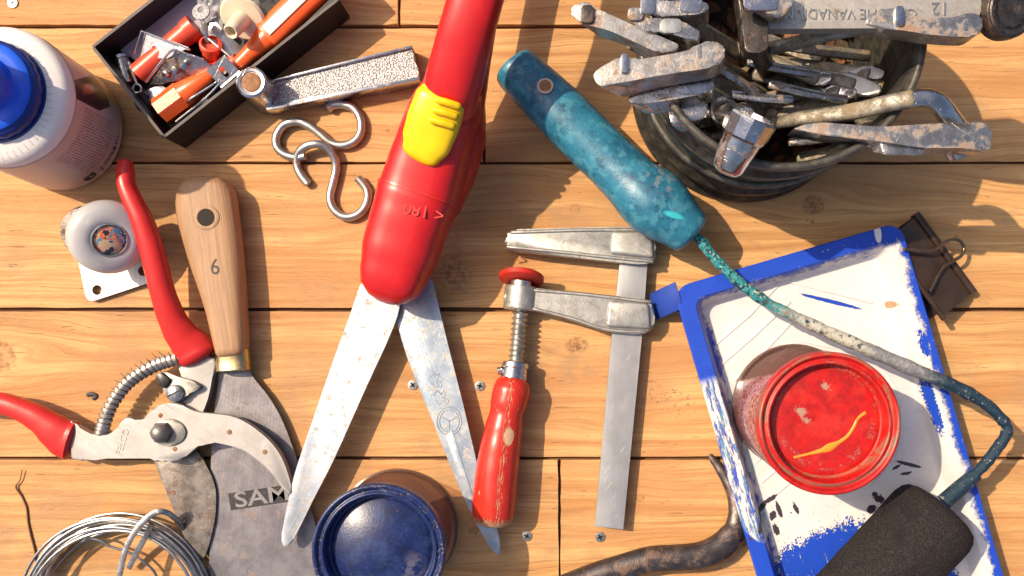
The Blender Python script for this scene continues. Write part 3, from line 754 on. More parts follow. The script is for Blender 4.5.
for k, (x, y) in enumerate(((182, 40), (190, 80), (216, 30), (136, 70), (248, 50), (262, 36))):
    c = W(x, y, 16); r = thing('small_nut', c, 'grey steel nut half hidden among the fittings in the black box', 'nut', 'nuts in the black box')
    bm = B(); plate(bm, circ(0, 0, 7, 6), c, (1, rr.uniform(-1, 1), .2), (rr.uniform(-.3, .3), 1, 0), (0, 0, 1), 6, 0, [circ(0, 0, 3.4, 12)]); obj('nut', bm, M[rr.choice(['oldchrome', 'galv', 'darksteel'])], r)

# ============================================================ LEVER
lv = thing('crank_lever', W(262, 88, 0), 'chrome lever with stippled face and rusty hollow boss, overlapping the corner of the black box', 'lever')
bc = W(251, 82, 50); bb = Vec((bc.x, bc.y, 0))
bm = B(); lathe(bm, [(0, 1), (18, 1), (18.6, 4), (16, 22), (15.2, 44), (14.6, 49), (12.6, 50.5), (10.2, 50), (9.6, 48.4), (0, 48.4)], bb, n=48); obj('boss', bm, M['chrome'], lv)
bm = B(); lathe(bm, [(0, 48.8), (5, 49), (8.6, 48.9), (9.6, 48.2), (9.6, 44)], bb, n=28); obj('rusty_core', bm, M['rustnut'], lv)
d = (W(415, 60, 24) - W(262, 93, 24)); d.z = 0; LL = d.length; d.normalize(); sd = Vec((-d.y, d.x, 0)); o_ = W(262, 94, 24); o_.z = 0
def lvp(u, v): q = o_ + d * u + sd * v; return (q.x, q.y)
def hw(u): return 12.5 + 4.0 * u / LL
N_ = 20; jag = random.Random(4)
endj = [lvp(LL + jag.uniform(-1.2, 1.0), -hw(LL) + 2 + (2 * hw(LL) - 4) * i / 9) for i in range(10)]
bm = B(); prism(bm, [lvp(4, -hw(0) + 2)] + endj + [lvp(4, hw(0) - 2)], 1, 19.5); obj('stippled_face', bm, M['stipple'], lv)
for sg in (-1, 1):
    bm = B(); a = [lvp(0, sg * hw(0)), lvp(LL, sg * hw(LL)), lvp(LL, sg * (hw(LL) - 2.6)), lvp(0, sg * (hw(0) - 2.6))]
    if sg > 0: a = [lvp(0, hw(0) + 3), lvp(LL, hw(LL) + 1.5), lvp(LL, hw(LL) - 2), lvp(0, hw(0) - 2)]
    prism(bm, a, .5, 23 if sg < 0 else 21, bev=1); obj('edge_rail', bm, M['chrome'], lv)

# ============================================================ S-HOOKS
GH = 'steel S-hooks lying linked on the planks'
h1 = [(328, 109, 6), (333, 105.5, 5), (342, 104.6, 5), (353, 108, 5), (360, 118, 5), (361, 131, 5), (355, 141, 5), (343, 145.5, 5), (331, 143, 5), (320, 134, 6), (309, 126, 7), (297, 121.5, 7), (284, 125, 6), (276.5, 136, 5), (277, 147, 5), (285, 154.5, 5), (296, 157.5, 6), (305.5, 156, 8)]
h2 = [(308, 184, 5), (301, 175, 5), (297, 165, 5), (298, 154, 8), (305, 147, 12), (315, 144, 14), (326, 147, 12), (334, 157, 8), (336, 169, 5), (333, 183, 5), (330, 197, 5), (333, 208, 5), (341, 215.5, 5), (351, 217, 5), (361, 212, 5), (367, 202, 5), (367, 190, 5), (358, 178, 6)]
for hp, lab in ((h1, 'upper silver S-hook, lying sideways below the stippled lever'), (h2, 'lower silver S-hook, hanging upright through the sideways one')):
    bm = B(); sweep(bm, catmull(WL(hp), 5), 4.2, n=14, cap=.25)
    obj('s_hook', bm, M['hooksteel'], None, base=W(hp[8][0], hp[8][1], 0), label=lab, cat='hook', group=GH)

plastic('emboss', (.64, .03, .025), .4, .1)
# ============================================================ GRASS SHEARS
gs = thing('grass_shears', W(400, 250, 0), 'red handled grass shears with yellow slider and two open worn blades', 'garden shears')
def blade(pts, z0, z1, m, name, lab):
    bm = B(); P_ = [W(x, y, z1) for x, y in pts]; P_ = catmull(P_, 3, True)
    prism(bm, [(p.x, p.y) for p in P_], z0, z1, bev=1.6, seg=2)
    return obj(name, bm, m, gs, label=lab)
LB = [(366, 276), (350, 315), (334, 358), (314, 416), (294, 476), (283, 527), (281, 541), (285.5, 547), (294, 538), (313, 500), (334, 459), (364, 392), (393, 328), (400, 300), (396, 280)]
bl = blade(LB, 22, 26, M['blade'], 'blade', 'bright blade pointing down left')
RB = [(384, 286), (396, 320), (407, 357), (424, 400), (441, 442), (457, 482), (472, 515), (486, 541), (496, 554), (500.5, 552), (497, 528), (486, 497), (475, 455), (462, 400), (448, 345), (437, 300), (430, 278), (405, 270)]
br = blade(RB, 16, 20, M['blade2'], 'blade', 'bluish blade pointing down right with embossed emblem')
# ground groove and embossed emblem on the right blade
bm = B(); P_ = WL([(452, 430), (462, 462), (474, 500), (484, 525), (478, 520), (464, 488), (452, 455), (446, 436)], 20.5); prism(bm, [(p.x, p.y) for p in P_], 19.8, 20.6, .4); obj('fuller', bm, M['blade2'], br)
c = W(449, 421, 20.2)
bm = B()
for rr_ in (12, 9.6): sweep(bm, [c + Vec((rr_ * cos(a), rr_ * 1.15 * sin(a), 0)) for a in [2 * pi * i / 28 for i in range(28)]], (.55, .5), n=6, closed=True)
for k in range(3):
    a = radians(70 + k * 120 + 20); sweep(bm, [c + Vec((8 * cos(a), 8 * sin(a), 0)), c, ], (.8, .5), n=6)
for k in range(4):
    q = W(442 - 2.5 * k, 402 - 9 * k, 20.1); sweep(bm, catmull([q + Vec((x_, (y_ * (1 if k % 2 else -.8)) + k * .4, 0)) for x_, y_ in ((-6, 2), (-3 + k, -3), (1, 2 - k), (4, -3), (6 - k, 3), (2, 4))], 4), (.55, .45), n=6)
obj('emblem', bm, M['blade2'], br)
# pivot head (rounded), body, handle
up = (0, 0, 1)
def SW(name, pts, rad, mt, par, sq=2.6, n=36, cap=0, lab=None, k=5):
    bm = B(); sweep(bm, catmull(WL(pts), k), rad, n=n, sq=sq, cap=cap, up=up); return obj(name, bm, mt, par, label=lab)
SW('pivot_head', [(394, 275, 54), (402, 247, 56), (412, 216, 58), (419, 196, 60)], [(31, 28), (35, 32), (36, 35), (37.5, 36)], M['red'], gs, sq=3.0, cap=1.0)
bd_ = SW('body', [(420, 194, 60), (427, 172, 62), (437, 140, 68), (445, 112, 78), (451, 92, 88)], [(36.7, 35), (36, 36), (34, 36), (31, 36), (26, 32)], M['red'], gs, sq=3.2)
SW('handle', [(448, 104, 96), (454, 80, 112), (463, 44, 130), (473, 8, 142), (483, -30, 148), (496, -80, 150), (512, -150, 148)], [(25, 24), (24.5, 22), (23.5, 19), (23, 18), (23, 18), (23, 18), (22, 17)], M['red'], gs, sq=2.5, cap=.6)
SW('trigger', [(458, 160, 44), (466, 130, 46), (472, 95, 50), (480, 55, 52), (487, 10, 54), (497, -50, 56), (506, -110, 64), (508, -150, 90), (506, -140, 130)], [(14, 24), (16, 24), (13, 20), (11, 14), (11, 13), (11, 13), (11, 14), (11, 14), (10, 12)], M['red'], gs, sq=2.6, cap=.4)
# long guard edge below the body, casts the wavy shadow
SW('lower_guard', [(440, 205, 34), (452, 168, 38), (461, 135, 42), (468, 110, 46)], [(20, 24), (24, 26), (24, 26), (16, 22)], M['redgrip'], gs, sq=2.6, cap=.6)
sl = SW('slider', [(421, 154, 99), (427, 140, 104), (434, 120, 110), (440, 102, 114), (443, 94, 115)], [(18, 8), (22.5, 9), (23.5, 10), (22.5, 10), (20, 8)], M['yellow'], gs, sq=2.7, cap=.9, n=44)
for k in range(3):
    bm = B(); a, b = W(437 + k * 3 - 5, 121 - k * 10 - 1, 122 + k * 2.5), W(437 + k * 3 + 15, 121 - k * 10 + 5, 119 + k * 2.5)
    sweep(bm, catmull([a, a.lerp(b, .5) + Vec((0, 0, 1.4)), b], 4), (3.2, 3), n=14, cap=1); obj('grip_rib', bm, M['yellow'], sl)
# recessed frame round the slider
SW('slider_track', [(417, 168, 82), (427, 140, 86), (437, 110, 92), (447, 84, 98)], [(23, 9), (25, 10), (25, 10), (20, 8)], M['red'], gs, sq=3.5, cap=.3)
# joint groove ring
bm = B(); p = W(419.5, 195, 60); dd = (W(427, 172, 61) - W(412, 216, 59)).normalized()
sweep(bm, [p - dd * .9, p + dd * .9], (38.0, 36.6), n=36, sq=3.1); obj('joint_ring', bm, M['redgrip'], gs)
# moulding seam, cross screw and hang loop detail
for sg, zz in ((1, 2), ):
    sm = []
    for (x, y, z, w_) in ((429, 262, 56, 0), (445, 216, 58, 0), (455, 190, 60, 0), (462, 160, 62, 0), (468, 130, 68, 0)): sm.append(W(x + 1.5, y, z))
    bm = B(); sweep(bm, catmull(sm, 5), .9, n=8, cap=1); obj('mould_seam', bm, M['redgrip'], gs)
# embossed figures
dd.z = 0
text('embossed_figures', '< 180', 11.5, W(424, 211, 93.6), 192, M['emboss'], gs, .45)
bm = B()
q = W(405, 290, 23); 
bm = B(); lathe(bm, [(0, 23), (14, 23), (14, 21), (14, 9)], (W(396, 282, 20).x, W(396, 282, 20).y, 0), n=24); obj('pivot_pin', bm, M['galv'], gs)

# ============================================================ CLAMP
cl = thing('bar_clamp', W(625, 400, 0), 'steel F-shaped bar clamp with cast jaws and chipped red wooden handle', 'clamp')
bm = B(); P_ = [W(x, y, 15) for x, y in ((621.5, 246), (649, 246), (642.5, 330), (623.5, 530), (595, 526.5), (612.5, 330))]
prism(bm, [(p.x, p.y) for p in P_], 2, 15, bev=1.2); obj('bar', bm, M['barsteel'], cl)
def jaw(pts, ridge, name, z=24):
    P_ = [W(x, y, z) for x, y in pts]; P_ = roundpoly(P_, 8, 3); bm = B(); prism(bm, [(p.x, p.y) for p in P_], 1.0, z - 2, bev=3, seg=3)
    j = obj(name, bm, M['cast'], cl)
    return j
J1 = [(503, 236), (512, 229), (570, 227.5), (612, 226.5), (650, 226.5), (657, 240), (656, 262), (640, 264.5), (600, 260), (540, 253.5), (506, 249.5)]
j1 = jaw(J1, None, 'fixed_jaw')
J2 = [(503, 291), (512, 286), (535, 288), (575, 291.5), (612, 295.5), (648, 299), (656, 310), (653.5, 331), (640, 334.5), (609, 332), (575, 321.5), (540, 311), (520, 309), (504, 308)]
j2 = jaw(J2, None, 'sliding_jaw')
# raised collar blocks and flange ribs on both jaws
for j, blk, ribs in ((j1, [(612, 231), (652, 231), (654, 258), (610, 254)], [[(508, 247), (560, 252), (610, 257.5), (652, 261.5)], [(512, 232.5), (570, 230.5), (610, 230), (652, 230)]]),
                     (j2, [(609, 300), (649, 303), (651, 329), (606, 327)], [[(530, 290), (575, 293.5), (612, 297.5), (650, 302)], [(530, 308), (570, 318), (607, 329.5), (645, 332)]])):
    P_ = roundpoly([W(x, y, 25.5) for x, y in blk], 4, 3); bm = B(); prism(bm, [(p.x, p.y) for p in P_], 18, 25.5, bev=2.5, seg=3); obj('collar', bm, M['cast'], j)
    for rb in ribs:
        bm = B(); sweep(bm, catmull([W(x, y, 21.5) for x, y in rb], 5), (2.0, 2.2), n=10, cap=.8); obj('rib', bm, M['cast'], j)
# screw boss, screw, pad
sa, sb = W(523, 282, 14), W(515, 372, 16); ax = (sb - sa).normalized()
bm = B(); p = W(520.5, 298, 14); sweep(bm, [p - ax * 12, p - ax * 10.5, p + ax * 10.5, p + ax * 12], [15, 16.3, 16.3, 15], n=28); obj('screw_boss', bm, M['cast'], j2)
bm = B(); pts = []; rad = []
tl = (sb - sa).length; nt_ = 17
for i in range(nt_ * 6 + 1):
    u = i / (nt_ * 6); pts.append(sa + ax * tl * u); rad.append(7.0 + 1.3 * cos(2 * pi * i / 6))
sweep(bm, pts, rad, n=20); scw = obj('threaded_screw', bm, M['galv'], cl)
pc = W(521.5, 278, 20)
bm = B(); lathe(bm, [(0, -3.4), (20, -3.4), (22, -2), (22, 2), (20, 3.4), (0, 3.4)], pc, (ax.x * .95, ax.y * .95, .30), n=36); obj('pad', bm, M['redpad'], cl)
bm = B(); lathe(bm, [(10, 0), (10, 7), (8, 9)], pc + Vec((ax.x, ax.y, 0)) * 3, ax, n=24); obj('pad_socket', bm, M['galv'], cl)
p0 = W(515.5, 362, 17); p1 = W(513, 384, 19)
bm = B(); dd = (p1 - p0); sweep(bm, [p0, p0 + dd * .05, p0 + dd * .25, p0 + dd * .3, p0 + dd * .95, p1], [11, 13.0, 13.4, 12.4, 13.2, 13.4], n=28); fr = obj('ferrule', bm, M['chrome'], cl)
bm = B(); sweep(bm, WL([(498, 371, 20), (503, 370, 20)]), 4, n=12); obj('set_pin', bm, M['chrome'], cl)
hpts = [(513, 384, 20), (511.5, 391, 21), (509, 402, 22), (506.5, 413, 22), (503.5, 430, 22), (500, 450, 22), (497, 472, 22), (494.8, 495, 22), (493.3, 512, 22), (492.8, 518, 22)]
bm = B(); sweep(bm, catmull(WL(hpts), 5), [17, 18.6, 18.0, 16.4, 18.4, 20.0, 21.0, 21.4, 20.8, 19.8], n=40, cap=.45); obj('wooden_handle', bm, M['redwood'], cl)

# ============================================================ PAINT JARS
def jar(cx, cy, zb, zt, r, mb, ml, name, label, kind):
    t = thing(name, (cx, cy, zb), label, 'paint jar', 'small clear jars with painted lids')
    h = zt - zb
    bm = B(); lathe(bm, [(0, 1.5), (r - 6, 1.5), (r - 1.5, 3), (r + .0, 7), (r + .2, h - 14), (r - 3, h - 9)], (cx, cy, zb), n=96, close=False); obj('glass_body', bm, mb, t)
    bm = B(); lathe(bm, [(r - 4, .6), (r, 1.2), (r + 1.0, 3.4), (r + .7, 5.6), (r - 1, 6.2), (r - 5, 3.0)], (cx, cy, zb), n=96); obj('base_rim', bm, M['jarrim'], t)
    pf = [(r - 1.5, h - 15), (r + .6, h - 14), (r + 1.0, h - 4), (r + .6, h - 1.2), (r - .6, h), (r - 2.2, h - .2), (r - 3.2, h - 1.6), (r - 4.0, h - 3.4), (r - 5.2, h - 4.0), (r - 6.4, h - 3.4), (r - 7.4, h - 1.9), (r - 8.8, h - 1.9), (r - 9.6, h - 3.2), (r - 10.2, h - 12), (r - 11.2, h - 15), (r - 12.6, h - 15.4), (r - 14, h - 14.4)]
    pf += [(r - 16, h - 14), (r - 30, h - 14.2), (r - 45, h - 14.6), (0, h - 14.8)] if kind == 'red' else [(q, h - 14 + 8.5 * (1 - (q / (r - 15)) ** 2)) for q in (r - 16, r - 20, r - 25, r - 30, r - 36, r - 42, r - 50)] + [(0, h - 5.5)]
    bm = B(); lathe(bm, pf, (cx, cy, zb), n=120, close=False); o = obj('lid', bm, ml, t, sharp=60); return t, o, h
t, ld, h = jar(791, 405, 8, 126, 60.5, M['jarred'], M['lidred'], 'paint_jar', 'jar with scratched bright red lid and an orange paint dribble, standing in the tray', 'red')
z = 8 + h - 14.1
pth = catmull(WL([(794, 451, z), (808, 447.5, z), (820, 444.5, z), (829, 441, z), (840, 435, z), (848, 429, z), (854, 420, z), (858, 412, z), (865.5, 406, z)]), 5)
bm = B(); sweep(bm, pth, [(1.0, .5), (1.1, .6), (1.9, .7), (3.4, .8), (1.6, .6), (1.4, .6), (1.3, .6), (1.2, .6), (1.5, .6)], n=8, cap=.8); 
plastic('orpaint', (.85, .30, .03), .3, .2); obj('paint_dribble', bm, M['orpaint'], ld, label='thin orange paint dribble')
lean(t, 0, .055)
jar(398, 528, 0, 95, 59, M['jarblue'], M['lidblue'], 'paint_jar', 'jar with dark navy blue lid, standing on the planks at the bottom edge', 'blue')
# ============================================================ PAINT TRAY
ta = radians(-TA); tu = Vec((cos(ta), sin(ta), 0)); tv = Vec((-sin(ta), cos(ta), 0))
RZ = 30.0
T0 = W(TO[0] - 4, TO[1] - 2, RZ)
TWd = 237 * (H - RZ) / H; TLn = 420
tr = thing('paint_tray', T0 + tu * TWd / 2 + tv * 150 - Vec((0, 0, RZ)), 'blue plastic paint tray smeared with white paint, holding the red lidded jar', 'paint tray')
def tp(u, v, z): q = T0 + tu * u + tv * v; return Vec((q.x, q.y, z))
def rr_loop(u0, v0, u1, v1, r, z, n=7, zf=None):
    out = []
    for cx, cy, a in ((u1 - r, v0 + r, -90), (u1 - r, v1 - r, 0), (u0 + r, v1 - r, 90), (u0 + r, v0 + r, 180)):
        for k in range(n + 1):
            t = radians(a + 90 * k / n); u, v = cx + r * cos(t), cy + r * sin(t)
            out.append((u, v))
    return [tp(u, v, (zf(u, v) if zf else z)) for u, v in out]
bm = B()
loops = [rr_loop(1, 1, TWd - 1, TLn - 1, 15, RZ - 7), rr_loop(0, 0, TWd, TLn, 16, RZ - 5), rr_loop(0, 0, TWd, TLn, 16, RZ - 1.2), rr_loop(1.2, 1.2, TWd - 1.2, TLn - 1.2, 15, RZ),
         rr_loop(15.5, 15.5, TWd - 15.5, TLn - 15.5, 12, RZ), rr_loop(17, 17, TWd - 17, TLn - 17, 11, RZ - 1.5),
         rr_loop(23, 23, TWd - 23, TLn - 24, 11, 10), rr_loop(25.5, 25.5, TWd - 25.5, TLn - 26, 10, 8)]
vl = [[bm.verts.new(p) for p in lp] for lp in loops]
for a, b in zip(vl, vl[1:]):
    n = len(a)
    for k in range(n): bm.faces.new((a[k], a[(k + 1) % n], b[(k + 1) % n], b[k]))
bm.faces.new(vl[-1])
und = [[bm.verts.new(p) for p in lp] for lp in (rr_loop(14, 14, TWd - 14, TLn - 14, 12, RZ - 7), rr_loop(21, 21, TWd - 21, TLn - 21, 10, 5.5))]
chain = [vl[0]] + und
for a, b in zip(chain, chain[1:]):
    n = len(a)
    for k in range(n): bm.faces.new((a[k], a[(k + 1) % n], b[(k + 1) % n], b[k]))
bm.faces.new(und[-1])
ty = obj('tray_shell', bm, M['tray'], tr, sharp=30)
# ridges on the floor
def ridge(pts, z=8.3): 
    bm = B(); sweep(bm, [W(x, y, z) for x, y in pts], (1.3, .9), n=8, cap=.8); obj('floor_ridge', bm, M['tray'], ty)
for pts in ([(716, 344), (750, 315), (783, 280)], [(722, 364), (755, 335), (790, 302)], [(735, 380), (760, 356), (792, 322)], [(783, 280), (830, 292), (872, 303)], [(798, 340), (840, 349), (892, 361)],
            [(792, 344), (770, 362)], [(756, 462), (776, 446)], [(762, 482), (790, 458)], [(776, 494), (800, 474)], [(870, 372), (884, 402), (880, 430)], [(884, 372), (902, 398), (901, 430)],
            [(868, 486), (898, 455), (905, 430)], [(890, 346), (900, 366)]):
    ridge(pts)
# hanging lug at the corner
bm = B(); g = []
for i in range(7):
    t = i / 6; row = []
    for j in range(6):
        s_ = j / 5; p = tp(4 - 25 * t, -5 + 4 * t + (26 + 0 * t) * s_, RZ - 2 - 4 * t - 18 * t * t + 2.5 * sin(pi * s_)); row.append(bm.verts.new(p))
    g.append(row)
for i in range(6):
    for j in range(5): bm.faces.new((g[i][j], g[i + 1][j], g[i + 1][j + 1], g[i][j + 1]))
lug = obj('lug', bm, M['lugblue'], tr); md = lug.modifiers.new('s', 'SOLIDIFY'); md.thickness = 2 * S; md.offset = 0

# ============================================================ ROLLER
ro = thing('paint_roller', W(800, 320, 0), 'small paint roller with teal painted handle, crusted wire frame and dark foam sleeve', 'paint roller')
hp = [(514, 66, 42), (521, 74, 42), (545, 97, 43), (566, 118, 44), (590, 142, 45), (612, 163, 47), (630, 181, 49), (643, 193, 51), (655, 203, 52), (668, 214, 52), (682, 226, 52), (691, 234, 52)]
hr = [(21, 21), (22.5, 22), (24.5, 23), (25.5, 24), (25.5, 24), (25.5, 24), (26.5, 25), (30, 27), (32, 28), (29, 26), (23.5, 21), (21, 18)]
P_ = catmull(WL(hp), 4); R_ = []
for i in range(len(P_)):
    f = i / 4; k = min(int(f), len(hr) - 2); t = min(f - k, 1); R_.append((hr[k][0] * (1 - t) + hr[k + 1][0] * t, hr[k][1] * (1 - t) + hr[k + 1][1] * t))
bm = B(); sweep(bm, P_, R_, n=48, sq=2.2, cap=.28); hd = obj('handle', bm, M['teal'], ro)
# hanging hole: a short dark bore with a pale lip
hc = W(545.5, 86, 66.3); nn = Vec((-.02, -.18, 1)).normalized()
bm = B(); lathe(bm, [(0, 0.4), (5.6, .5)], hc, nn, n=28); obj('hanging_hole', bm, M['rustnut'], hd)
bm = B(); sdir, udir = frame(nn, Vec((0, 1, 0))); sweep(bm, [hc + (sdir * cos(a) + udir * sin(a)) * 6.6 for a in [2 * pi * i / 28 for i in range(28)]], 1.2, n=10, closed=True, up=nn); obj('hole_lip', bm, M['label_w'], hd)
rp_ = [(684, 228, 52), (700, 240, 52), (711, 254, 52), (724, 268, 51), (741, 284, 50), (760, 298, 49), (781, 310, 48), (804, 321, 47), (830, 333, 47), (858, 345, 48), (885, 357, 49), (915, 370, 51), (945, 382, 53), (966, 392, 54), (986, 404, 55), (999, 416, 55), (1007, 427, 55), (1005, 437, 54), (998, 447, 53), (986, 463, 51), (972, 477, 49), (958, 489, 48), (946, 500, 47)]
wob = random.Random(2); pts = catmull(WL(rp_), 6)
rad = [4.9 + .7 * sin(i * .9) * wob.random() + .5 * wob.random() + (1.4 * sin(pi * min(max((i - 36) / 56, 0), 1))) for i in range(len(pts))]
bm = B(); sweep(bm, pts, rad, n=16); obj('wire_frame', bm, M['rod'], ro)
bm = B(); sweep(bm, WL([(976, 474, 50), (960, 488, 48), (944, 502, 47)]), [6.5, 7.4, 7.6], n=18); obj('axle_sleeve', bm, M['rod'], ro)
a0, a1 = W(940, 511, 50), W(794, 669, 50); dd = (a1 - a0).normalized()
R = 41.5; pr = []; pts = [a0 - dd * 4, a0 - dd * 3, a0 - dd * 0, a0 + dd * 5, a0 + dd * 12]; rd = [R - 16, R - 11, R - 5, R - 1.6, R]
k = a0 + dd * 18
while (k - a0).length < (a1 - a0).length: pts.append(k); rd.append(R + wob.uniform(-.25, .25)); k = k + dd * 6
bm = B(); sweep(bm, pts, rd, n=64, cap=0); obj('foam_sleeve', bm, M['foam'], ro)
bm = B(); sweep(bm, [a0 - dd * 6, a0 - dd * 3.6], 15, n=24); obj('end_cap', bm, M['darkblue'], ro)

# ============================================================ BINDER CLIP
bc_ = thing('binder_clip', W(935, 260, 0), 'dark brown binder clip with wire arm lying against the tray corner', 'binder clip')
e0, e1 = W(916, 216, 10), W(971, 291, 10); ex = (e1 - e0); LN = ex.length; ex.normalize(); ey = Vec((-ex.y, ex.x, 0)); ey = ey if ey.x < 0 else -ey
def cb(u, v, z): return e0 + ex * u + ey * v + Vec((0, 0, z - 10))
bm = B(); wv = [(0, 7), (6, 15), (20, 21), (38, 25), (44, 26)]
top = [[bm.verts.new(cb(u, v, z)) for v, z in wv] for u in (0, LN)]
for i in range(4): bm.faces.new((top[0][i], top[0][i + 1], top[1][i + 1], top[1][i]))
o = obj('upper_jaw', bm, M['clipbrown'], bc_, sharp=50); md = o.modifiers.new('s', 'SOLIDIFY'); md.thickness = 1.6 * S; md.offset = 0
bm = B(); top = [[bm.verts.new(cb(u, v, z)) for v, z in ((0, 7), (8, 2.5), (30, 1.2), (46, 1.2))] for u in (0, LN)]
for i in range(3): bm.faces.new((top[0][i], top[0][i + 1], top[1][i + 1], top[1][i]))
o = obj('lower_jaw', bm, M['clipbrown'], bc_, sharp=50); md = o.modifiers.new('s', 'SOLIDIFY'); md.thickness = 1.4 * S; md.offset = 0
bm = B(); sweep(bm, [cb(-2, -1, 8), cb(LN + 2, -1, 8)], (4.2, 6), n=16, sq=2.6); obj('spine', bm, M['clipbrown'], bc_)
bm = B(); sweep(bm, [cb(-3, 44, 26.5), cb(LN + 3, 44, 26.5)], 2.6, n=12); obj('hinge_roll', bm, M['clipbrown'], bc_)
for y_ in (0,):
    bm = B(); sweep(bm, catmull(WL([(904, 249, 34), (918, 250.5, 33), (928, 251, 31), (936, 249, 28), (944, 243, 25), (952, 239.5, 22), (960, 241, 20), (964, 248, 18), (961, 256, 19), (952, 261.5, 21), (944, 266, 24), (938, 275, 27), (933, 285, 31), (929, 292, 34)]), 5), 1.7, n=10); obj('wire_arm', bm, M['clipwire'], bc_)

# ============================================================ PRUNER
pr_ = thing('pruning_shears', W(163, 432, 0), 'red handled bypass pruning shears lying open with bare metal jaws', 'pruning shears')
BLD = [(152, 452), (156, 466), (163, 483), (172, 506), (178, 522), (186, 540), (200, 560), (206, 553), (211, 537), (215, 518), (216, 495), (213, 480), (207, 467), (200, 455), (186, 440), (160, 440)]
P_ = catmull([W(x, y, 12) for x, y in BLD], 3, True); bm = B(); prism(bm, [(p.x, p.y) for p in P_], 8.5, 12, bev=1.4); cb_ = obj('cutting_blade', bm, M['pruneblade'], pr_)
bm = B(); lathe(bm, [(0, 0), (2.0, .1), (2.4, -.6)], W(173, 493, 12.4), n=14); obj('pin_hole', bm, M['rustnut'], cb_)
B2 = [(176, 352), (214, 358), (212, 378), (208, 398), (201, 416), (190, 440), (165, 446), (150, 440), (150, 424), (164, 410), (178, 402), (184, 388), (180, 372)]
P_ = catmull([W(x, y, 18) for x, y in B2], 3, True); bm = B(); prism(bm, [(p.x, p.y) for p in P_], 8, 18, bev=2.2, seg=3); obj('blade_arm', bm, M['alloy'], pr_)
B1 = [(70, 421), (76, 425.5), (85, 431), (97.5, 436.5), (108, 436.5), (116, 431), (121, 422), (126, 417), (135, 420), (142, 421.5), (148, 414), (154, 408), (163, 404), (175, 402.5), (183, 405.5), (190, 409.5), (199, 412.5), (210, 413.5), (230, 416), (243, 421), (255, 428.5), (267.5, 439), (277, 450), (284, 463), (289, 478), (292, 492), (288, 495), (282, 488), (275, 477), (265, 466), (255, 458), (246, 451.5), (235, 447), (215, 442.5), (206, 442.5), (198, 446), (190, 452.5), (182, 459), (174, 462), (165, 462), (158, 460), (150, 458.5), (120, 458.5), (95, 458.5), (71, 459)]
P_ = catmull([W(x, y, 27) for x, y in B1], 2, True); bm = B(); prism(bm, [(p.x, p.y) for p in P_], 17.5, 27, bev=2.4, seg=3); hk = obj('hook_arm', bm, M['alloy'], pr_)
for x, y, r_ in ((229.5, 432, 2.5), (265, 452, 2.4), (160.5, 415.5, 2.3), (175, 449, 2.3)):
    bm = B(); lathe(bm, [(0, .35), (r_ * .8, .35), (r_, .05), (r_, -1)], W(x, y, 27), n=16); obj('rivet', bm, M['rustnut'], hk)
c = W(170, 431.5, 27)
bm = B(); plate(bm, [(17 * cos(a) * 1.0, 13 * sin(a)) for a in [2 * pi * i / 30 for i in range(30)]], W(168.5, 432.5, 28), (1, 0, 0), (0, 1, 0), (0, 0, 1), 2, .5); ws = obj('washer', bm, M['catch'], hk)
bm = B(); c = W(162, 432.5, 29); lathe(bm, [(0, 6.5), (8.5, 6.5), (10, 5), (11, 0), (11, -1)], c, n=6); obj('nut', bm, M['catch'], hk, sharp=25)
bm = B(); lathe(bm, [(0, 12), (4, 11.4), (7, 9.4), (8.3, 6.8), (8.5, 6)], c, n=28); obj('bolt_head', bm, M['catch'], hk)
LK = [(157, 375), (163, 371.5), (170, 373.5), (180, 377.5), (191, 380.5), (200, 386.5), (195, 391), (187, 394.5), (181, 401), (172, 402), (166, 397), (163, 388)]
P_ = catmull([W(x, y, 25) for x, y in LK], 3, True); bm = B(); prism(bm, [(p.x, p.y) for p in P_], 19, 25, bev=1.2); lk = obj('safety_catch', bm, M['catch'], pr_)
bm = B(); P_ = roundpoly([W(x, y, 27) for x, y in ((155, 376), (161, 371.5), (171, 380), (165, 389), (160, 386))], 2.5, 3); prism(bm, [(p.x, p.y) for p in P_], 23, 28, bev=1); obj('catch_tip', bm, M['black'], lk)
c = W(175.5, 393, 25.5); bm = B(); lathe(bm, [(0, 3.4), (6, 3.2), (8.3, 1.6), (8.5, -1)], c, n=24); sc_ = obj('screw', bm, M['oldchrome'], lk)
bm = B(); box(bm, c + Vec((0, 0, 3.3)), (.85, -.45, 0), (.45, .85, 0), (0, 0, 1), 7.2, .8, .4); obj('screw_slot', bm, M['black'], sc_)
worn('springm', (.52, .48, .45), (.30, .26, .23), .35, .8, .1, .12, (.22, .15, .10), bd=.5)
# spring: ribbed arc
sp = catmull(WL([(101, 434, 22), (104, 423, 22), (109, 409, 22), (117, 395, 22), (127, 383, 22), (139, 373.5, 22), (153, 366, 22), (166, 361, 22), (180, 358, 22)]), 12)
bm = B(); sweep(bm, sp, (4.6, 4.2), n=14); spo = obj('spring', bm, M['catch'], pr_)
hx = []; turns = 22; NP = turns * 12
for i in range(NP + 1):
    f = i / NP * (len(sp) - 1); k = min(int(f), len(sp) - 2); p = sp[k].lerp(sp[k + 1], f - k); t = (sp[k + 1] - sp[k]).normalized(); s1, u1 = frame(t, Vec((0, 0, 1)))
    a = 2 * pi * turns * i / NP; hx.append(p + s1 * 5.5 * cos(a) + u1 * 5.0 * sin(a))
bm = B(); sweep(bm, hx, (2.3, 1.0), n=8, sq=3); obj('coil', bm, M['springm'], spo)
rnd = random.Random(8)
bm = B()
for k in range(9):
    p = sp[int(len(sp) * (.38 + .06 * k))]; q = p + Vec((rnd.uniform(-6, -1), -9 + rnd.uniform(-2, 2), 2)); sweep(bm, [p + Vec((0, -4, 0)), q], [.7, .3], n=5)
obj('coil_ends', bm, M['rustnut'], pr_)
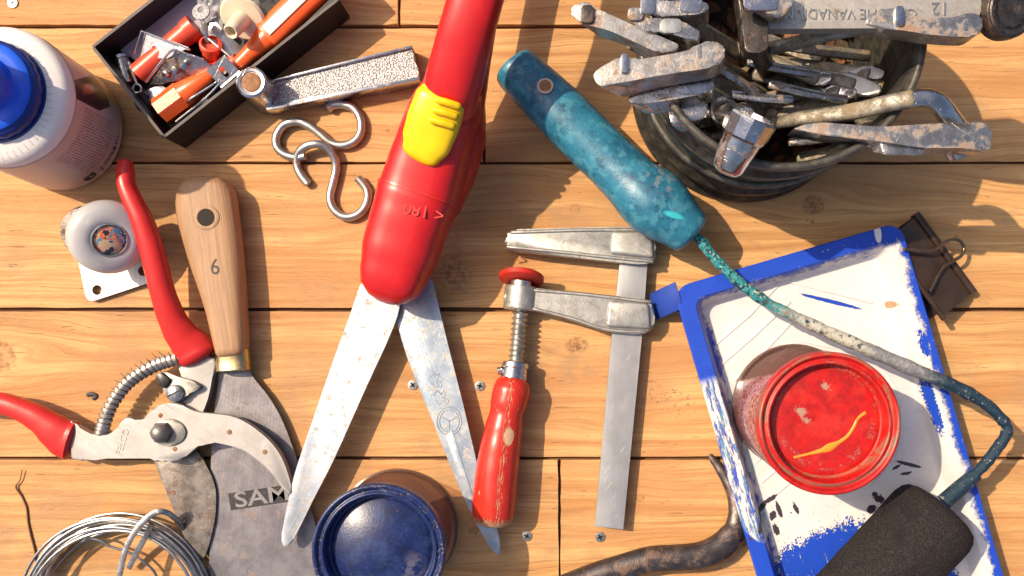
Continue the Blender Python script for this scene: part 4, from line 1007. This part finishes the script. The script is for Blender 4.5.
bm = B(); sweep(bm, catmull(WL([(125.5, 164, 44), (125.3, 172, 45), (127, 186, 46), (134, 203, 46), (143, 222, 44), (151, 246, 41), (157, 270, 37), (163, 293, 33), (171, 316, 28), (181, 334, 23), (192, 347, 19), (197, 355, 18)]), 5),
                [(7, 7), (8.2, 8), (8.0, 9), (9.0, 9), (10, 10), (11, 10), (11.3, 10), (11.5, 10), (13, 10), (15.5, 10.5), (19, 11), (19.5, 11)], n=28, sq=2.3, cap=.7); obj('grip', bm, M['redgrip'], pr_)
bm = B(); sweep(bm, catmull(WL([(-70, 398, 28), (-30, 401, 27), (0, 403, 26), (22, 410, 25), (41, 420, 24), (55, 431, 23), (65, 438, 22), (72, 440.5, 22)]), 5),
                [(10, 9), (10.5, 9), (10.5, 9), (11, 9.5), (13, 10), (16.5, 10.5), (19, 10.5), (19.3, 10.5)], n=28, sq=2.4, cap=.3); obj('grip', bm, M['redgrip'], pr_)
text('logo_lettering', 'FELCO', 6.4, W(122.5, 442, 27.15), -72, M['greybar'], hk, .25)

# ============================================================ SCRAPER
M['stampink'] = mat('worn_stamp_ink', lambda s: dict(color=s.mix(s.noise(.5, 4, off=4).st(.56, .70), (.030, .026, .03), (.12, .11, .12)), rough=.5, metal=.3))
plastic('hole_shade', (.022, .012, .008), .8, .4)
sc2 = thing('paint_scraper', W(225, 400, 0), 'broad bladed paint scraper with worn wooden handle marked 6', 'scraper')
HZ = 31
HO = [(177.5, 202), (180, 191), (187, 182), (200, 176.5), (215, 176), (226, 180), (233.5, 191), (238, 213), (241.5, 240), (244, 270), (246, 303), (247.5, 335), (247.5, 351), (232, 352.5), (218, 352.5), (214, 336), (208.5, 312), (200.5, 286), (192, 262), (184, 236), (179, 216)]
hole = W(206, 217.5, HZ)
HW = [(181.5, 187, 226), (186, 182, 231), (193, 178.8, 234.5), (203, 177.5, 236.8), (217, 179, 238.3), (236, 184, 241), (262, 192, 243.5), (286, 200.5, 245.2), (312, 208.5, 246.4), (336, 214, 247.5), (352, 218, 247.8)]
hp_ = [W((l + r) / 2, y, 16.5) for y, l, r in HW]; hr_ = [((r - l) / 2 * .985, 14.5) for y, l, r in HW]
cp_ = catmull(hp_, 4); rp2 = []
for i in range(len(cp_)):
    f = i / 4; k = min(int(f), len(hr_) - 2); t = f - k; rp2.append((hr_[k][0] * (1 - t) + hr_[k + 1][0] * t, 14.5 if i > 3 else 12 + i * .65))
bm = B(); sweep(bm, cp_, rp2, n=56, sq=3.2, cap=.42)
hdl = obj('wooden_handle', bm, M['hwood'], sc2, sharp=60)
bm = B(); lathe(bm, [(12.5, .05), (11.5, .5), (8.6, .3), (8.2, -.2), (8.2, .1)], hole + Vec((0, 0, .05)), n=32, close=False); obj('hole_chamfer', bm, M['hwood'], hdl)
bm = B(); lathe(bm, [(0, .28), (8.3, .28), (8.4, 0)], hole + Vec((0, 0, .05)), n=28); obj('hanging_hole', bm, M['hole_shade'], hdl)  # flat disc without a bore; the shade inside is put into its colour
text('size_figure', '6', 16, W(215, 267.5, HZ + .12), -3, M['ink'], hdl, .12, sx=.85)
bm = B(); p0, p1 = W(233, 349, 15), W(234.5, 371, 15); dd = (p1 - p0); sweep(bm, [p0, p0 + dd * .06, p0 + dd * .1, p0 + dd * .9, p0 + dd * .95, p1], [(15.5, 11.4), (16.4, 12), (16.0, 11.7), (16.0, 11.7), (16.5, 12.1), (15.6, 11.5)], n=36, sq=2.8); obj('ferrule', bm, M['brass'], sc2)
BO = [(220, 366), (219, 378), (216, 398), (213, 425), (211, 460), (210, 500), (210, 560), (211, 620), (342, 620), (327, 572), (314, 520), (301, 474), (290, 440), (280, 416), (268, 396), (256, 381), (250, 371), (249, 366)]
P_ = catmull([W(x, y, 9) for x, y in BO], 3, True); bm = B(); prism(bm, [(p.x, p.y) for p in P_], 6.5, 9, bev=.6); bls = obj('blade', bm, M['knifeblade'], sc2)
sa_ = -8
bm = B(); q = [W(x, y, 9.1) for x, y in ((228, 493.5), (291, 484), (293.5, 501), (231, 510.5))]; prism(bm, [(p.x, p.y) for p in q], 8.9, 9.12); obj('stamp_panel', bm, M['stampink'], bls)
text('stamp_lettering', 'SAM', 15.5, W(262, 497, 9.3), -8.6, M['stampgrey'], bls, .15, sx=1.36, bold=.3)

# ============================================================ CASTER
ca = thing('caster_wheel', W(110, 260, 0), 'small caster with milky grey wheel, swirled orange hub and square steel plate', 'caster')
P_ = roundpoly([W(x, y, 6) for x, y in ((71, 226), (140, 212), (154, 281), (87, 303))], 9, 4)
hl = [circ(W(x, y, 6).x, W(x, y, 6).y, 5, 18) for x, y in ((97, 290), (143, 271))]
bm = B(); prism(bm, [(p.x, p.y) for p in P_], 3.5, 6, holes=hl); obj('plate', bm, M['barsteel'], ca)
bm = B(); lathe(bm, [(0, 0), (23, 0), (25, 3), (25, 16), (22, 22), (0, 22)], (W(95, 233, 6).x, W(95, 233, 6).y, 6), n=40); obj('housing', bm, M['darksteel'], ca)
ax = Vec((.52, .30, .80)).normalized(); wc = W(108, 237, 44)
bm = B(); lathe(bm, [(14, 13), (16.5, 14.5), (22, 14.5), (29, 12.5), (34, 7.5), (35.5, 0), (34, -7), (29, -12), (20, -15), (0, -15)], wc, ax, n=64); wh = obj('wheel', bm, M['wheel'], ca)
bm = B(); lathe(bm, [(14.4, 11.5), (13.5, 13.6), (10, 15.0), (6, 15.8), (0, 16.2)], wc, ax, n=40); obj('hub', bm, M['hub'], wh)
bm = B(); lathe(bm, [(13.8, 13), (14.8, 15.4), (16.2, 14.9), (16, 13)], wc, ax, n=40); obj('hub_ring', bm, M['galv'], wh)
bm = B(); box(bm, wc - ax * 14 + Vec((-16, -10, -8)), (1, -.3, 0), (.3, 1, 0), (0, 0, 1), 14, 16, 12, 4); obj('fork', bm, M['oldchrome'], ca)

# ============================================================ WIRE COIL
wcl = thing('wire_coil', W(118, 611, 0), 'coil of thin galvanised wire tied with a flat strip, cut off by the bottom edge', 'wire coil')
rnd = random.Random(11)
cc = W(117, 612, 15)
for k in range(14):
    r_ = 80 + 14 * ((k * 5) % 14) / 13; z = 4 + 20 * ((k * 3) % 14) / 13; bm = B(); ph = rnd.uniform(0, 6.28); e = rnd.uniform(-1.6, 1.6); e2 = rnd.uniform(-2, 2)
    pts = [Vec((cc.x + e + (r_ + 1.4 * sin(2 * a + ph)) * cos(a), cc.y + e2 + (r_ + 1.4 * sin(2 * a + ph)) * sin(a), z + 1.5 * sin(a * 3 + ph))) for a in [2 * pi * i / 72 for i in range(72)]]
    sweep(bm, pts, 1.45, n=8, closed=True); obj('wire_loop', bm, M['wiresteel'], wcl)
bm = B(); sweep(bm, catmull(WL([(40, 600, 22), (50, 566, 22), (64, 548, 20), (82, 539, 18), (98, 540, 16), (112, 547, 14), (130, 553, 12), (144, 562, 10), (155, 573, 8), (160, 590, 8)]), 5), 1.3, n=8, cap=1); obj('loose_end', bm, M['wiresteel'], wcl)
bm = B(); sweep(bm, catmull(WL([(108, 640, 30), (114, 606, 34), (119, 578, 36), (124, 555, 37), (131, 538, 38), (142, 523, 38), (153, 514, 36), (162, 511.5, 34), (171, 515, 28), (179, 523, 18), (184, 532, 8)]), 5), (2.9, 1.4), n=10, sq=3.2); obj('tie_strip', bm, M['oldchrome'], wcl)
bm = B(); sweep(bm, catmull(WL([(129, 568, 8), (137, 552, 14), (145, 538, 22), (152, 524, 33)]), 4), (2.9, 1.4), n=10, sq=3.2); obj('tie_end', bm, M['oldchrome'], wcl)

# ============================================================ CROWBAR
cr = thing('pry_bar', W(680, 560, 0), 'dark forged steel pry bar curving under the paint tray', 'pry bar')
bm = B(); sweep(bm, catmull(WL([(520, 604, 13), (560, 590, 13), (596, 576, 13), (625, 567, 13), (650, 560, 14), (678, 558, 14), (700, 556, 14), (718, 549, 13), (731, 537, 12), (737, 525, 10), (738, 508, 8), (733, 490, 6), (724, 474, 4), (715, 462, 2.5), (709.5, 455, 1.5)]), 5),
                [(15, 12.5), (15, 12.5), (15, 12.5), (15, 12.5), (15, 12.5), (15, 12.5), (15.5, 12.5), (16, 12), (15, 10.5), (12.5, 9), (10.5, 7.5), (8.5, 5.5), (6.5, 4), (4.5, 2.5), (2.5, 1.3)], n=8, a0=pi / 8, cap=.3)
obj('bar', bm, M['crow'], cr, sharp=60, sub=1)
bm = B(); P_ = [W(x, y, .6) for x, y in ((8, 3),)]
bm = B(); sweep(bm, catmull(WL([(22, 470, 3), (20, 480, 2.4), (16, 487, 2), (22, 497, 1.4), (26.5, 508, 1.2), (28, 522, 1.2), (31, 536, 1.4), (35, 552, 1.4), (36, 566, 1.2)]), 5), [.5, .6, .9, .9, 1.0, 1.0, 1.0, .9], n=6, cap=1)  # brown strand standing in for the thin shadow of a wire
obj('shadow_strand', bm, M['leafbrown'], None, base=W(28, 520, 0), label='thin wire shadow modelled as a dry brown twig lying on the planks above the wire coil', cat='shadow_strand')
bm = B(); sweep(bm, catmull([W(87, 395, .8), W(92, 394, 1.2), W(96, 396, 1), W(93, 399, .8)], 4), (2.0, .8), n=8, cap=.6); obj('dead_insect', bm, M['ink'], None, base=W(92, 396, 0), label='tiny dark dead insect on the planks left of the pruning shears', cat='insect')

# ============================================================ TIN AND SPANNERS
PX, PY, PR, PH = 743, 91, 111, 170
pot = thing('round_tin', (PX, PY, 0), 'grimy black round tin with ribbed rim, full of old spanners', 'tin')
pf = [(0, .8), (PR - 4, .8), (PR - .5, 1.5), (PR + 1.0, 4), (PR + .2, 8), (PR - 4, 11), (PR - 5, 20), (PR - 4, 34), (PR - .5, 37), (PR + .2, 40), (PR - .5, 43), (PR - 4.5, 46), (PR - 5, 70), (PR - 1.5, 73), (PR - .8, 76), (PR - 1.5, 79), (PR - 5, 82), (PR - 5, 116), (PR - 1, 119), (PR - .4, 122), (PR - 1, 125), (PR - 5, 128), (PR - 5, PH - 14),
      (PR - 3, PH - 7), (PR - .5, PH - 5), (PR + 1.0, PH - 1.5), (PR - .5, PH), (PR - 3.5, PH - .5), (PR - 6.5, PH - 5), (PR - 8, PH - 16), (PR - 8, 8), (PR - 12, 4), (0, 3.5)]
bm = B(); worn('potrim', (.15, .14, .12), (.06, .055, .048), .42, .5, .1, .1, (.12, .09, .06), bd=.7); lathe(bm, pf, (PX, PY, 0), n=120, close=False); obj('tin_body', bm, M['pot'], pot, sharp=70)

GS = 'old spanners stacked in the round tin'
GW = 1
def openhead(R, slot, depth, n=14):
    out = []; a0 = math.degrees(math.asin(min(.98, slot / R)))
    for p in arcpts(0, 0, R, a0 + 14, 360 - a0 - 14, n * 2): out.append((p[0] * (1.0 if p[0] > 0 else 1.12), p[1]))
    out += [(R * .78, -slot), (R * .78 - depth, -slot), (R * .78 - depth * 1.25, 0), (R * .78 - depth, slot), (R * .78, slot)]
    return out
def star(r, k=12):
    return [((r if i % 2 else r * .87) * cos(pi * i / k), (r if i % 2 else r * .87) * sin(pi * i / k)) for i in range(2 * k)]
def spanner(name, label, cat, head, d, n, kind, R, t, m, tail=None, sr=(5, 3), ms=None, slot=None, bend=None, rot=0, grp=GS):
    """head: centre (table coords); d: direction the head points; n: plate normal; tail: end point of the shaft"""
    d = Vec(d).normalized(); n = Vec(n); n = (n - d * n.dot(d)).normalized(); s = n.cross(d).normalized()
    if rot:
        a = radians(rot); d2 = d * cos(a) + s * sin(a); s2 = s * cos(a) - d * sin(a)
    else: d2, s2 = d, s
    r = thing(name, head, label, cat, grp)
    bm = B()
    if kind == 'open': plate(bm, openhead(R, slot or R * .48, R * .95), head, d2, s2, n, t, t * .16)
    elif kind == 'ring': plate(bm, circ(0, 0, R, 32), head, d2, s2, n, t, 0, [star(R * .66)]);
    elif kind == 'block': box(bm, head, d2, s2, n, R * .5, R, t / 2, t * .22)
    obj('head', bm, M[m], r, sharp=32)
    if kind == 'ring':
        bm = B(); lathe(bm, [(R * .74, t / 2), (R * .9, t / 2 + .9), (R * 1.02, t / 2 - 1), (R * 1.05, 0), (R * 1.02, -t / 2 + 1), (R * .74, -t / 2)], head, n, n=36); obj('collar', bm, M[m], r)
    if tail is not None:
        st_ = head - d * R * .8
        mid = bend if bend is not None else [st_.lerp(Vec(tail), .5)]
        pts = catmull([st_] + [Vec(q) for q in mid] + [Vec(tail)], 6)
        bm = B(); sweep(bm, pts, sr, n=14, up=n, sq=2.4, cap=.7); obj('shaft', bm, M[ms or m], r)
    return r
# left fan of heads seen edge-on from above: they stand upright and lean outwards over the rim
def vhead(name, label, cat, out, z, depth, m, tail, sr=(8, 4), nick=(), taper=.0, bev=2.2, ms='shaft', org=(0, 0), sc_=4.0, lean=(0, 0), tilt=.06):
    P_ = [W(org[0] + x / sc_, org[1] + y / sc_, z) for x, y in out]; P_ = [Vec((q[0], q[1], z)) for q in roundpoly([(q.x, q.y) for q in P_], 3.2, 2)]; depth *= .48
    c = sum(P_, Vec()) / len(P_); r = thing(name, c, label, cat, GS)
    b2 = bmesh.new(); prism(b2, [(p.x, p.y) for p in P_], z - depth, z, bev=bev, seg=3)
    for v in b2.verts:
        f = (z - v.co.z) / depth; v.co.x += lean[0] * f; v.co.y += lean[1] * f
        v.co.x = c.x + lean[0] * f + (v.co.x - c.x - lean[0] * f) * (1 - taper * f); v.co.z += tilt * (v.co.x - c.x)
    obj('head', b2, M[m], r, sharp=34)
    for (x, y, rx, ry, mm) in nick:  # raised plates, most of them standing in for bright glints on the jaws
        q = W(org[0] + x / sc_, org[1] + y / sc_, z + 1.5); bm = B()
        lathe(bm, [(0, .35), (.75, .35), (.95, .15), (1, -.5), (1, -4)], (0, 0, 0), n=20)
        for v in bm.verts:
            a_ = atan2(v.co.y, v.co.x); k_ = (abs(cos(a_)) ** 4 + abs(sin(a_)) ** 4) ** -.25; v.co.x *= k_; v.co.y *= k_
        for v in bm.verts: v.co = Vec((q.x + v.co.x * rx, q.y + v.co.y * ry, q.z + v.co.z))
        obj('glint_and_jaw_lug', bm, M[mm], r)
    if tail is not None:
        st_ = Vec((c.x + lean[0], c.y + lean[1], z - depth + 4)); bm = B()
        sweep(bm, catmull([st_, st_.lerp(Vec(tail), .5), Vec(tail)], 6), sr, n=14, sq=2.4, cap=.5); obj('shaft', bm, M[ms], r)
    return r
O1 = (570, 0)
vhead('open_spanner', 'rusty spanner head with a dark end, farthest to the upper left over the wooden table', 'spanner',
      [(5, 12), (70, 0), (100, 28), (170, 62), (250, 100), (350, 145), (440, 180), (425, 212), (350, 214), (250, 165), (160, 122), (100, 105), (40, 90), (0, 55)], 198, 42, 'rusty', (735, 110, 40), org=O1, nick=((70, 55, 5, 7, 'darksteel'),), lean=(10, 4), taper=.2)
vhead('ring_spanner', 'chrome spanner head with a bright oval glint between the two rusty heads', 'spanner',
      [(228, 45), (262, 34), (290, 60), (330, 84), (380, 68), (450, 88), (522, 122), (515, 168), (450, 152), (370, 122), (320, 132), (250, 92)], 203, 40, 'oldchrome', (750, 100, 40), org=O1, nick=((405, 103, 8.5, 5.8, 'galv'), (262, 55, 6, 5, 'oldchrome')), lean=(8, 4), taper=.2)
vhead('ring_spanner', 'chrome spanner head touching the top of the photo, left of the grey adjustable wrench', 'spanner',
      [(285, -10), (340, -4), (400, 4), (440, 0), (550, 8), (560, 42), (510, 60), (430, 62), (345, 62), (300, 42)], 206, 40, 'oldchrome', (755, 80, 40), org=O1, nick=((485, 18, 9, 6, 'chrome'), (312, 18, 6, 7, 'chrome')), lean=(8, 4), taper=.2)
vhead('open_spanner', 'long rusty open spanner head with a bright glint at its nick, largest head on the left', 'spanner',
      [(88, 305), (100, 275), (150, 250), (200, 222), (232, 225), (262, 238), (370, 222), (450, 208), (495, 196), (520, 172), (570, 166), (612, 182), (622, 218), (604, 258), (540, 278), (440, 290), (330, 306), (240, 322), (120, 348)], 206, 44, 'rusty', (760, 120, 30), org=O1, nick=((218, 252, 3.2, 7.5, 'chrome'), (532, 208, 5, 6.5, 'oldchrome')), lean=(10, 2), taper=.15, bev=3)
vhead('open_spanner', 'chrome spanner head with a square bright jaw tucked directly under the long rusty one', 'spanner',
      [(230, 350), (330, 334), (418, 324), (435, 308), (500, 304), (568, 300), (578, 330), (572, 366), (500, 384), (400, 400), (300, 412), (236, 414)], 180, 40, 'oldchrome', (770, 105, 60), org=O1, nick=((488, 342, 12.5, 7, 'chrome'),), lean=(8, 3), taper=.15)
vhead('open_spanner', 'smaller pitted bluish spanner head, lowest of the left stack', 'spanner',
      [(386, 432), (460, 412), (540, 398), (556, 430), (550, 472), (480, 488), (402, 502)], 162, 34, 'oldchrome', (790, 120, 40), org=O1, lean=(8, 2), taper=.15)
vhead('ring_spanner', 'short chrome head wedged between the pitted head and the big socket', 'spanner',
      [(560, 392), (620, 378), (660, 400), (650, 460), (600, 500), (556, 470)], 156, 34, 'oldchrome', (800, 110, 40), org=O1, lean=(6, 2))
vhead('flat_bar_tool', 'dark flat steel bar end standing in front of the grey adjustable wrench', 'tool',
      [(668, -30), (788, -30), (792, 60), (794, 195), (772, 210), (735, 212), (700, 206), (688, 80)], 214, 34, 'darksteel', (765, 100, 40), org=O1, lean=(0, 0), bev=3, sr=(8, 8), ms='darksteel')
vhead('ring_spanner', 'rusty spanner head at the top edge, above the dark flat bar end', 'spanner',
      [(670, -60), (700, -10), (735, 12), (775, 44), (830, 76), (872, 60), (890, 10), (890, -60), (780, -90)], 230, 22, 'rusty', (750, 40, 120), org=O1, nick=((765, 5, 13, 7, 'chrome'),), bev=3)
spanner('hex_spanner', 'small rusty spanner end poking out beside the chrome socket', 'spanner', W(704, 140, 130), (-.9, .3, .2), (.1, .9, .4), 'block', 8, 12, 'rusty', W(760, 130, 90), (5, 4), 'shaft')
# tubular socket
tb = thing('socket_wrench', W(735, 145, 150), 'shiny chrome hexagonal socket pointing down left over the tin rim', 'socket', GS)
q0, q1 = W(727, 169, 176), W(752, 119, 194); dd = (q1 - q0).normalized()
bm = B(); sweep(bm, [q0 - dd * 1, q0 + dd * 1.5, q0 + dd * 20, q0 + dd * 27, q0 + dd * 29], [11, 13, 15.5, 17, 17.6], n=32, cap=.3); obj('drive_end', bm, M['chrome'], tb)
bm = B(); LQ = (q1 - q0).length; lathe(bm, [(17.5, 27), (18.8, 29), (20.4, LQ + 1), (19.4, LQ + 3), (17.0, LQ + 3), (16.2, LQ + 1), (15.5, LQ - 16), (0, LQ - 17)], q0, dd, n=12, close=False); obj('hexagonal_end', bm, M['chrome'], tb, sharp=20)
bm = B(); sweep(bm, WL([(745, 120, 180), (722, 112, 150), (705, 108, 130)]), 10, n=20); obj('cross_tube', bm, M['oldchrome'], tb)
# grey adjustable wrench across the top with raised letters
aw = thing('adjustable_wrench', W(870, 5, 206), 'grey adjustable wrench with raised upside-down lettering, lying across the top of the tin', 'wrench', GS)
P_ = roundpoly([W(x, y, 212) for x, y in ((752, -30), (770, -32), (960, -44), (982, -30), (983, 12), (972, 28), (900, 27), (768, 28), (752, 28))], 14, 4)
bm = B(); prism(bm, [(p.x, p.y) for p in P_], 198, 210, bev=2.5, seg=3); hb = obj('handle', bm, M['greybar'], aw)
text('raised_lettering', 'CHROME VANADIUM', 8.2, W(850, 13.5, 210.4), 180, M['galv'], hb, .5, sx=.93)
text('raised_lettering', '12', 10, W(940, 8, 210.4), 180, M['galv'], hb, .5)
bm = B(); lp = [W(x, y, 210.3) for x, y in ((803, 5), (800.5, 12), (804, 20))]; sweep(bm, catmull(lp, 4), (.8, .6), n=6); obj('raised_border', bm, M['galv'], hb)
# right hand group
spanner('ring_spanner', 'black twelve-point ring spanner head in the top right corner', 'spanner', W(1005, 12, 206), (-.2, .3, 0), (.05, .35, .92), 'ring', 20, 15, 'darksteel', W(1060, -50, 214), (8, 5), 'darksteel')
O2 = (768, 0)
K_ = vhead('open_spanner', 'double ended chrome spanner lying across the right rim, just below the grey adjustable wrench', 'spanner',
      [(392, 92), (402, 60), (430, 44), (500, 28), (545, 28), (556, 62), (640, 72), (740, 72), (790, 54), (840, 58), (858, 96), (848, 134), (815, 152), (740, 148), (640, 138), (560, 122), (480, 112)], 214, 42, 'rusty', None, org=O2, nick=((528, 62, 3.6, 7.5, 'chrome'), (806, 100, 5, 6, 'oldchrome')), bev=3)
bm = B(); sweep(bm, catmull(WL([(762, 50, 150), (800, 42, 172), (840, 32, 188), (875, 26, 200), (900, 23, 204)]), 6), (5.5, 4.5), n=14, sq=2.4, cap=.5); obj('shaft', bm, M['shaft'], K_)
bcs = thing('ring_spanner', W(880, 110, 150), 'bent chrome ring spanner curving over the right rim of the tin', 'spanner', GS)
bm = B(); sweep(bm, catmull(WL([(772, 124, 120), (800, 119, 140), (850, 112, 162), (885, 104, 176), (912, 99, 184)]), 6), [(5, 4), (6.5, 5), (7, 5), (7, 5)], n=16, sq=2.5, cap=.5); obj('shaft', bm, M['shaft'], bcs)
bm = B(); sweep(bm, catmull(WL([(908, 100, 183), (924, 98, 184), (935, 101, 184), (944, 110, 180), (953, 123, 172), (961, 136, 164), (966, 146, 156)]), 6), [(7, 5), (7.4, 5.5), (8.4, 6), (9, 6.5), (9.5, 7)], n=18, sq=2.5, cap=.4); obj('bent_neck', bm, M['chrome'], bcs)
bm = B(); ax_ = Vec((.35, .75, -.3)).normalized(); lathe(bm, [(7, -7), (10, -6), (11.5, 0), (10.5, 7), (7.5, 8), (7, 4)], W(958, 147, 156), ax_, n=24); obj('head', bm, M['chrome'], bcs)
FS = vhead('flat_spanner', 'long rusty spanner with flat squared end, lowest at the right side of the tin', 'spanner',
      [(40, 366), (80, 353), (130, 349), (290, 364), (400, 359), (500, 355), (582, 354), (604, 376), (602, 430), (590, 438), (520, 428), (410, 426), (290, 406), (130, 386)], 184, 46, 'rusty', None, org=(780, 0), sc_=2.88, bev=3)
vhead('short_spanner', 'short chrome spanner jaw under the long rusty flat spanner', 'spanner',
      [(290, 398), (350, 396), (412, 398), (418, 442), (400, 448), (300, 447)], 180, 16, 'oldchrome', W(860, 120, 120), org=(780, 0), sc_=2.88, bev=3, lean=(-6, -4), sr=(5, 4))
for nm, lb_, out, z, m_, tl in (('open_spanner', 'worn jaw with a bright white face, middle of the tin pointing right', [(258, 292), (300, 278), (370, 312), (442, 350), (436, 390), (380, 384), (320, 360), (265, 332)], 128, 'galv', W(735, 52, 90)),
                            ('open_spanner', 'small bright upper jaw beside the worn white one inside the tin', [(325, 275), (400, 258), (462, 288), (452, 322), (420, 318), (380, 300)], 132, 'galv', W(760, 60, 70)),
                            ('open_spanner', 'stubby chrome spanner head lying below the worn white jaw in the tin', [(208, 346), (250, 328), (350, 358), (345, 396), (290, 402), (250, 386)], 124, 'chrome', W(760, 75, 80)),
                            ('open_spanner', 'flat chrome nose left of the worn white jaw inside the tin', [(148, 312), (180, 282), (252, 298), (246, 334), (200, 342), (165, 336)], 126, 'chrome', W(735, 48, 100)),
                            ('brass_fitting', 'brassy old fitting end against the right wall inside the tin', [(440, 320), (500, 318), (560, 345), (556, 384), (500, 386), (450, 372)], 112, 'brass', W(820, 80, 70))):
    vhead(nm, lb_, 'spanner' if 'fit' not in nm else 'fitting', out, z, 12, {'galv': 'barsteel'}.get(m_, m_), tl, org=O2, bev=2, sr=(6, 3.5), tilt=.45)
SHL = [((700, 120, 90), (838, 102, 112), 7), ((690, 70, 120), (800, 120, 60), 6), ((755, 74, 100), (835, 96, 95), 5.5), ((720, 108, 95), (800, 92, 115), 7), ((780, 118, 110), (880, 110, 110), 7), ((800, 160, 80), (862, 142, 110), 7), ((745, 30, 60), (820, 60, 90), 6), ((700, 90, 70), (780, 60, 50), 7), ((660, 60, 60), (760, 130, 40), 8), ((748, 62, 130), (850, 78, 120), 4), ((716, 92, 120), (792, 100, 128), 4), ((770, 84, 128), (846, 100, 126), 4), ((716, 66, 150), (790, 112, 100), 4), ((756, 40, 120), (868, 56, 100), 5), ((790, 142, 105), (862, 130, 120), 4)]
LBL = ['grimy spanner shaft running right, just above the rusty flat spanner', 'thin grimy shaft slanting down right from the long rusty head', 'short grimy shaft crossing the centre of the tin', 'grimy flat shaft behind the chrome socket', 'grimy shaft passing under the bent chrome spanner', 'grimy shaft lying along the lower right wall of the tin', 'dark shaft deep at the back of the tin', 'dark shaft deep on the left floor of the tin', 'thick dark shaft at the bottom of the tin', 'slim worn shaft running to the bright worn jaw in the tin', 'slim worn shaft level with the top of the chrome socket', 'slim worn shaft between the stubby chrome head and the bent chrome spanner', 'slim shaft slanting down from the upright flat bar to the tin centre', 'slim dark shaft below the grey adjustable wrench', 'short slim shaft directly under the tip of the long rusty flat spanner']
for (a, b, r_), lab in zip(SHL, LBL):
    bm = B(); pa, pb = W(*a), W(*b); sweep(bm, catmull([pa, pa.lerp(pb, .5) + Vec((0, 2, 2)), pb], 6), (r_, r_ * .6), n=12, sq=2.6, cap=.7)
    obj('spanner_shaft', bm, M['oldchrome' if r_ == 4 else 'shaft'], None, base=pa.lerp(pb, .5), label=lab, cat='spanner', group=GS)
bm = B(); sweep(bm, [Vec((PX + (PR - 1.5) * cos(a), PY + (PR - 1.5) * sin(a), PH)) for a in [2 * pi * i / 96 for i in range(96)]], 3.4, n=12, closed=True); obj('rolled_rim', bm, M['potrim'], pot)
for zz in (39, 80, 121):
    bm = B(); sweep(bm, [Vec((PX + (PR - 3.0) * cos(a), PY + (PR - 3.0) * sin(a), zz)) for a in [2 * pi * i / 96 for i in range(96)]], 3.4, n=10, closed=True); obj('bead', bm, M['potrim'], pot)
# dead leaves and grit on the floor of the tin
bm = B(); rnd = random.Random(21)
for k in range(260):
    a = rnd.uniform(0, 2 * pi); r_ = sqrt(rnd.random()) * (PR - 14); c = Vec((PX + r_ * cos(a), PY + r_ * sin(a), 30 + rnd.uniform(0, 34))); l = rnd.uniform(5, 14)
    u = Vec((rnd.uniform(-1, 1), rnd.uniform(-1, 1), rnd.uniform(-.5, .5))).normalized(); s_, _ = frame(u, Vec((rnd.uniform(-.4, .4), 0, 1)))
    v = [bm.verts.new(c + u * l * x + s_ * l * y + Vec((0, 0, z))) for x, y, z in ((-1, 0, 0), (-.3, .5, 1.5), (.5, .4, 0), (1, 0, 1.5), (.4, -.45, 2), (-.4, -.4, 0))]
    bm.faces.new(v)
obj('dry_leaves', bm, M['leafbrown'], None, base=(PX, PY, 5), label='brown dry leaves and grit at the bottom of the round tin', cat='leaves', kind='stuff')
bm = B(); lathe(bm, [(0, 30), (PR - 9, 30), (PR - 9, 28), (PR - 12, 5), (0, 5)], (PX, PY, 0), n=60); obj('grit', bm, M['dirt'], None, base=(PX, PY, 4.6), label='layer of dark grit inside the round tin', cat='grit', kind='stuff')

# ============================================================ CAMERA AND LIGHT
cam = bpy.data.cameras.new('camera'); co = bpy.data.objects.new('camera', cam); C.objects.link(co)
co.location = BL((NX, NY, H)); cam.sensor_width = 36; cam.sensor_fit = 'HORIZONTAL'; cam.lens = 36 * H / 1024
cam.shift_x = (512 - NX) / 1024; cam.shift_y = (NY - 288) / 1024; cam.clip_start = .01; cam.clip_end = 100
bpy.context.scene.camera = co
EL = 50.0
sd = Vec((.91, -.41, 0)).normalized()          # blender direction in which shadows fall
ray = Vec((sd.x * cos(radians(EL)), sd.y * cos(radians(EL)), -sin(radians(EL))))
L_ = bpy.data.lights.new('sun', 'SUN'); L_.energy = 4.9; L_.angle = radians(.6); L_.color = (1, .82, .585)
lo_ = bpy.data.objects.new('sun', L_); C.objects.link(lo_); lo_.rotation_euler = ray.to_track_quat('-Z', 'Y').to_euler()
w = bpy.data.worlds.new('World'); bpy.context.scene.world = w; w.use_nodes = True; nt = w.node_tree
bg = nt.nodes['Background']; sk = nt.nodes.new('ShaderNodeTexSky'); sk.sky_type = 'NISHITA'; sk.sun_disc = False
sk.dust_density = 5.0; sk.sun_elevation = radians(EL); sk.sun_rotation = atan2(-sd.x, -sd.y)
nt.links.new(sk.outputs[0], bg.inputs[0]); bg.inputs[1].default_value = .13
bpy.context.scene.cycles.use_adaptive_sampling = True; bpy.context.scene.cycles.adaptive_threshold = .02
sc = bpy.context.scene; sc.view_settings.view_transform = 'Standard'; sc.view_settings.look = 'None'; sc.view_settings.exposure = .08; sc.view_settings.gamma = 1
sc.cycles.max_bounces = 8; sc.cycles.transparent_max_bounces = 16; sc.cycles.caustics_reflective = False; sc.cycles.sample_clamp_indirect = 6
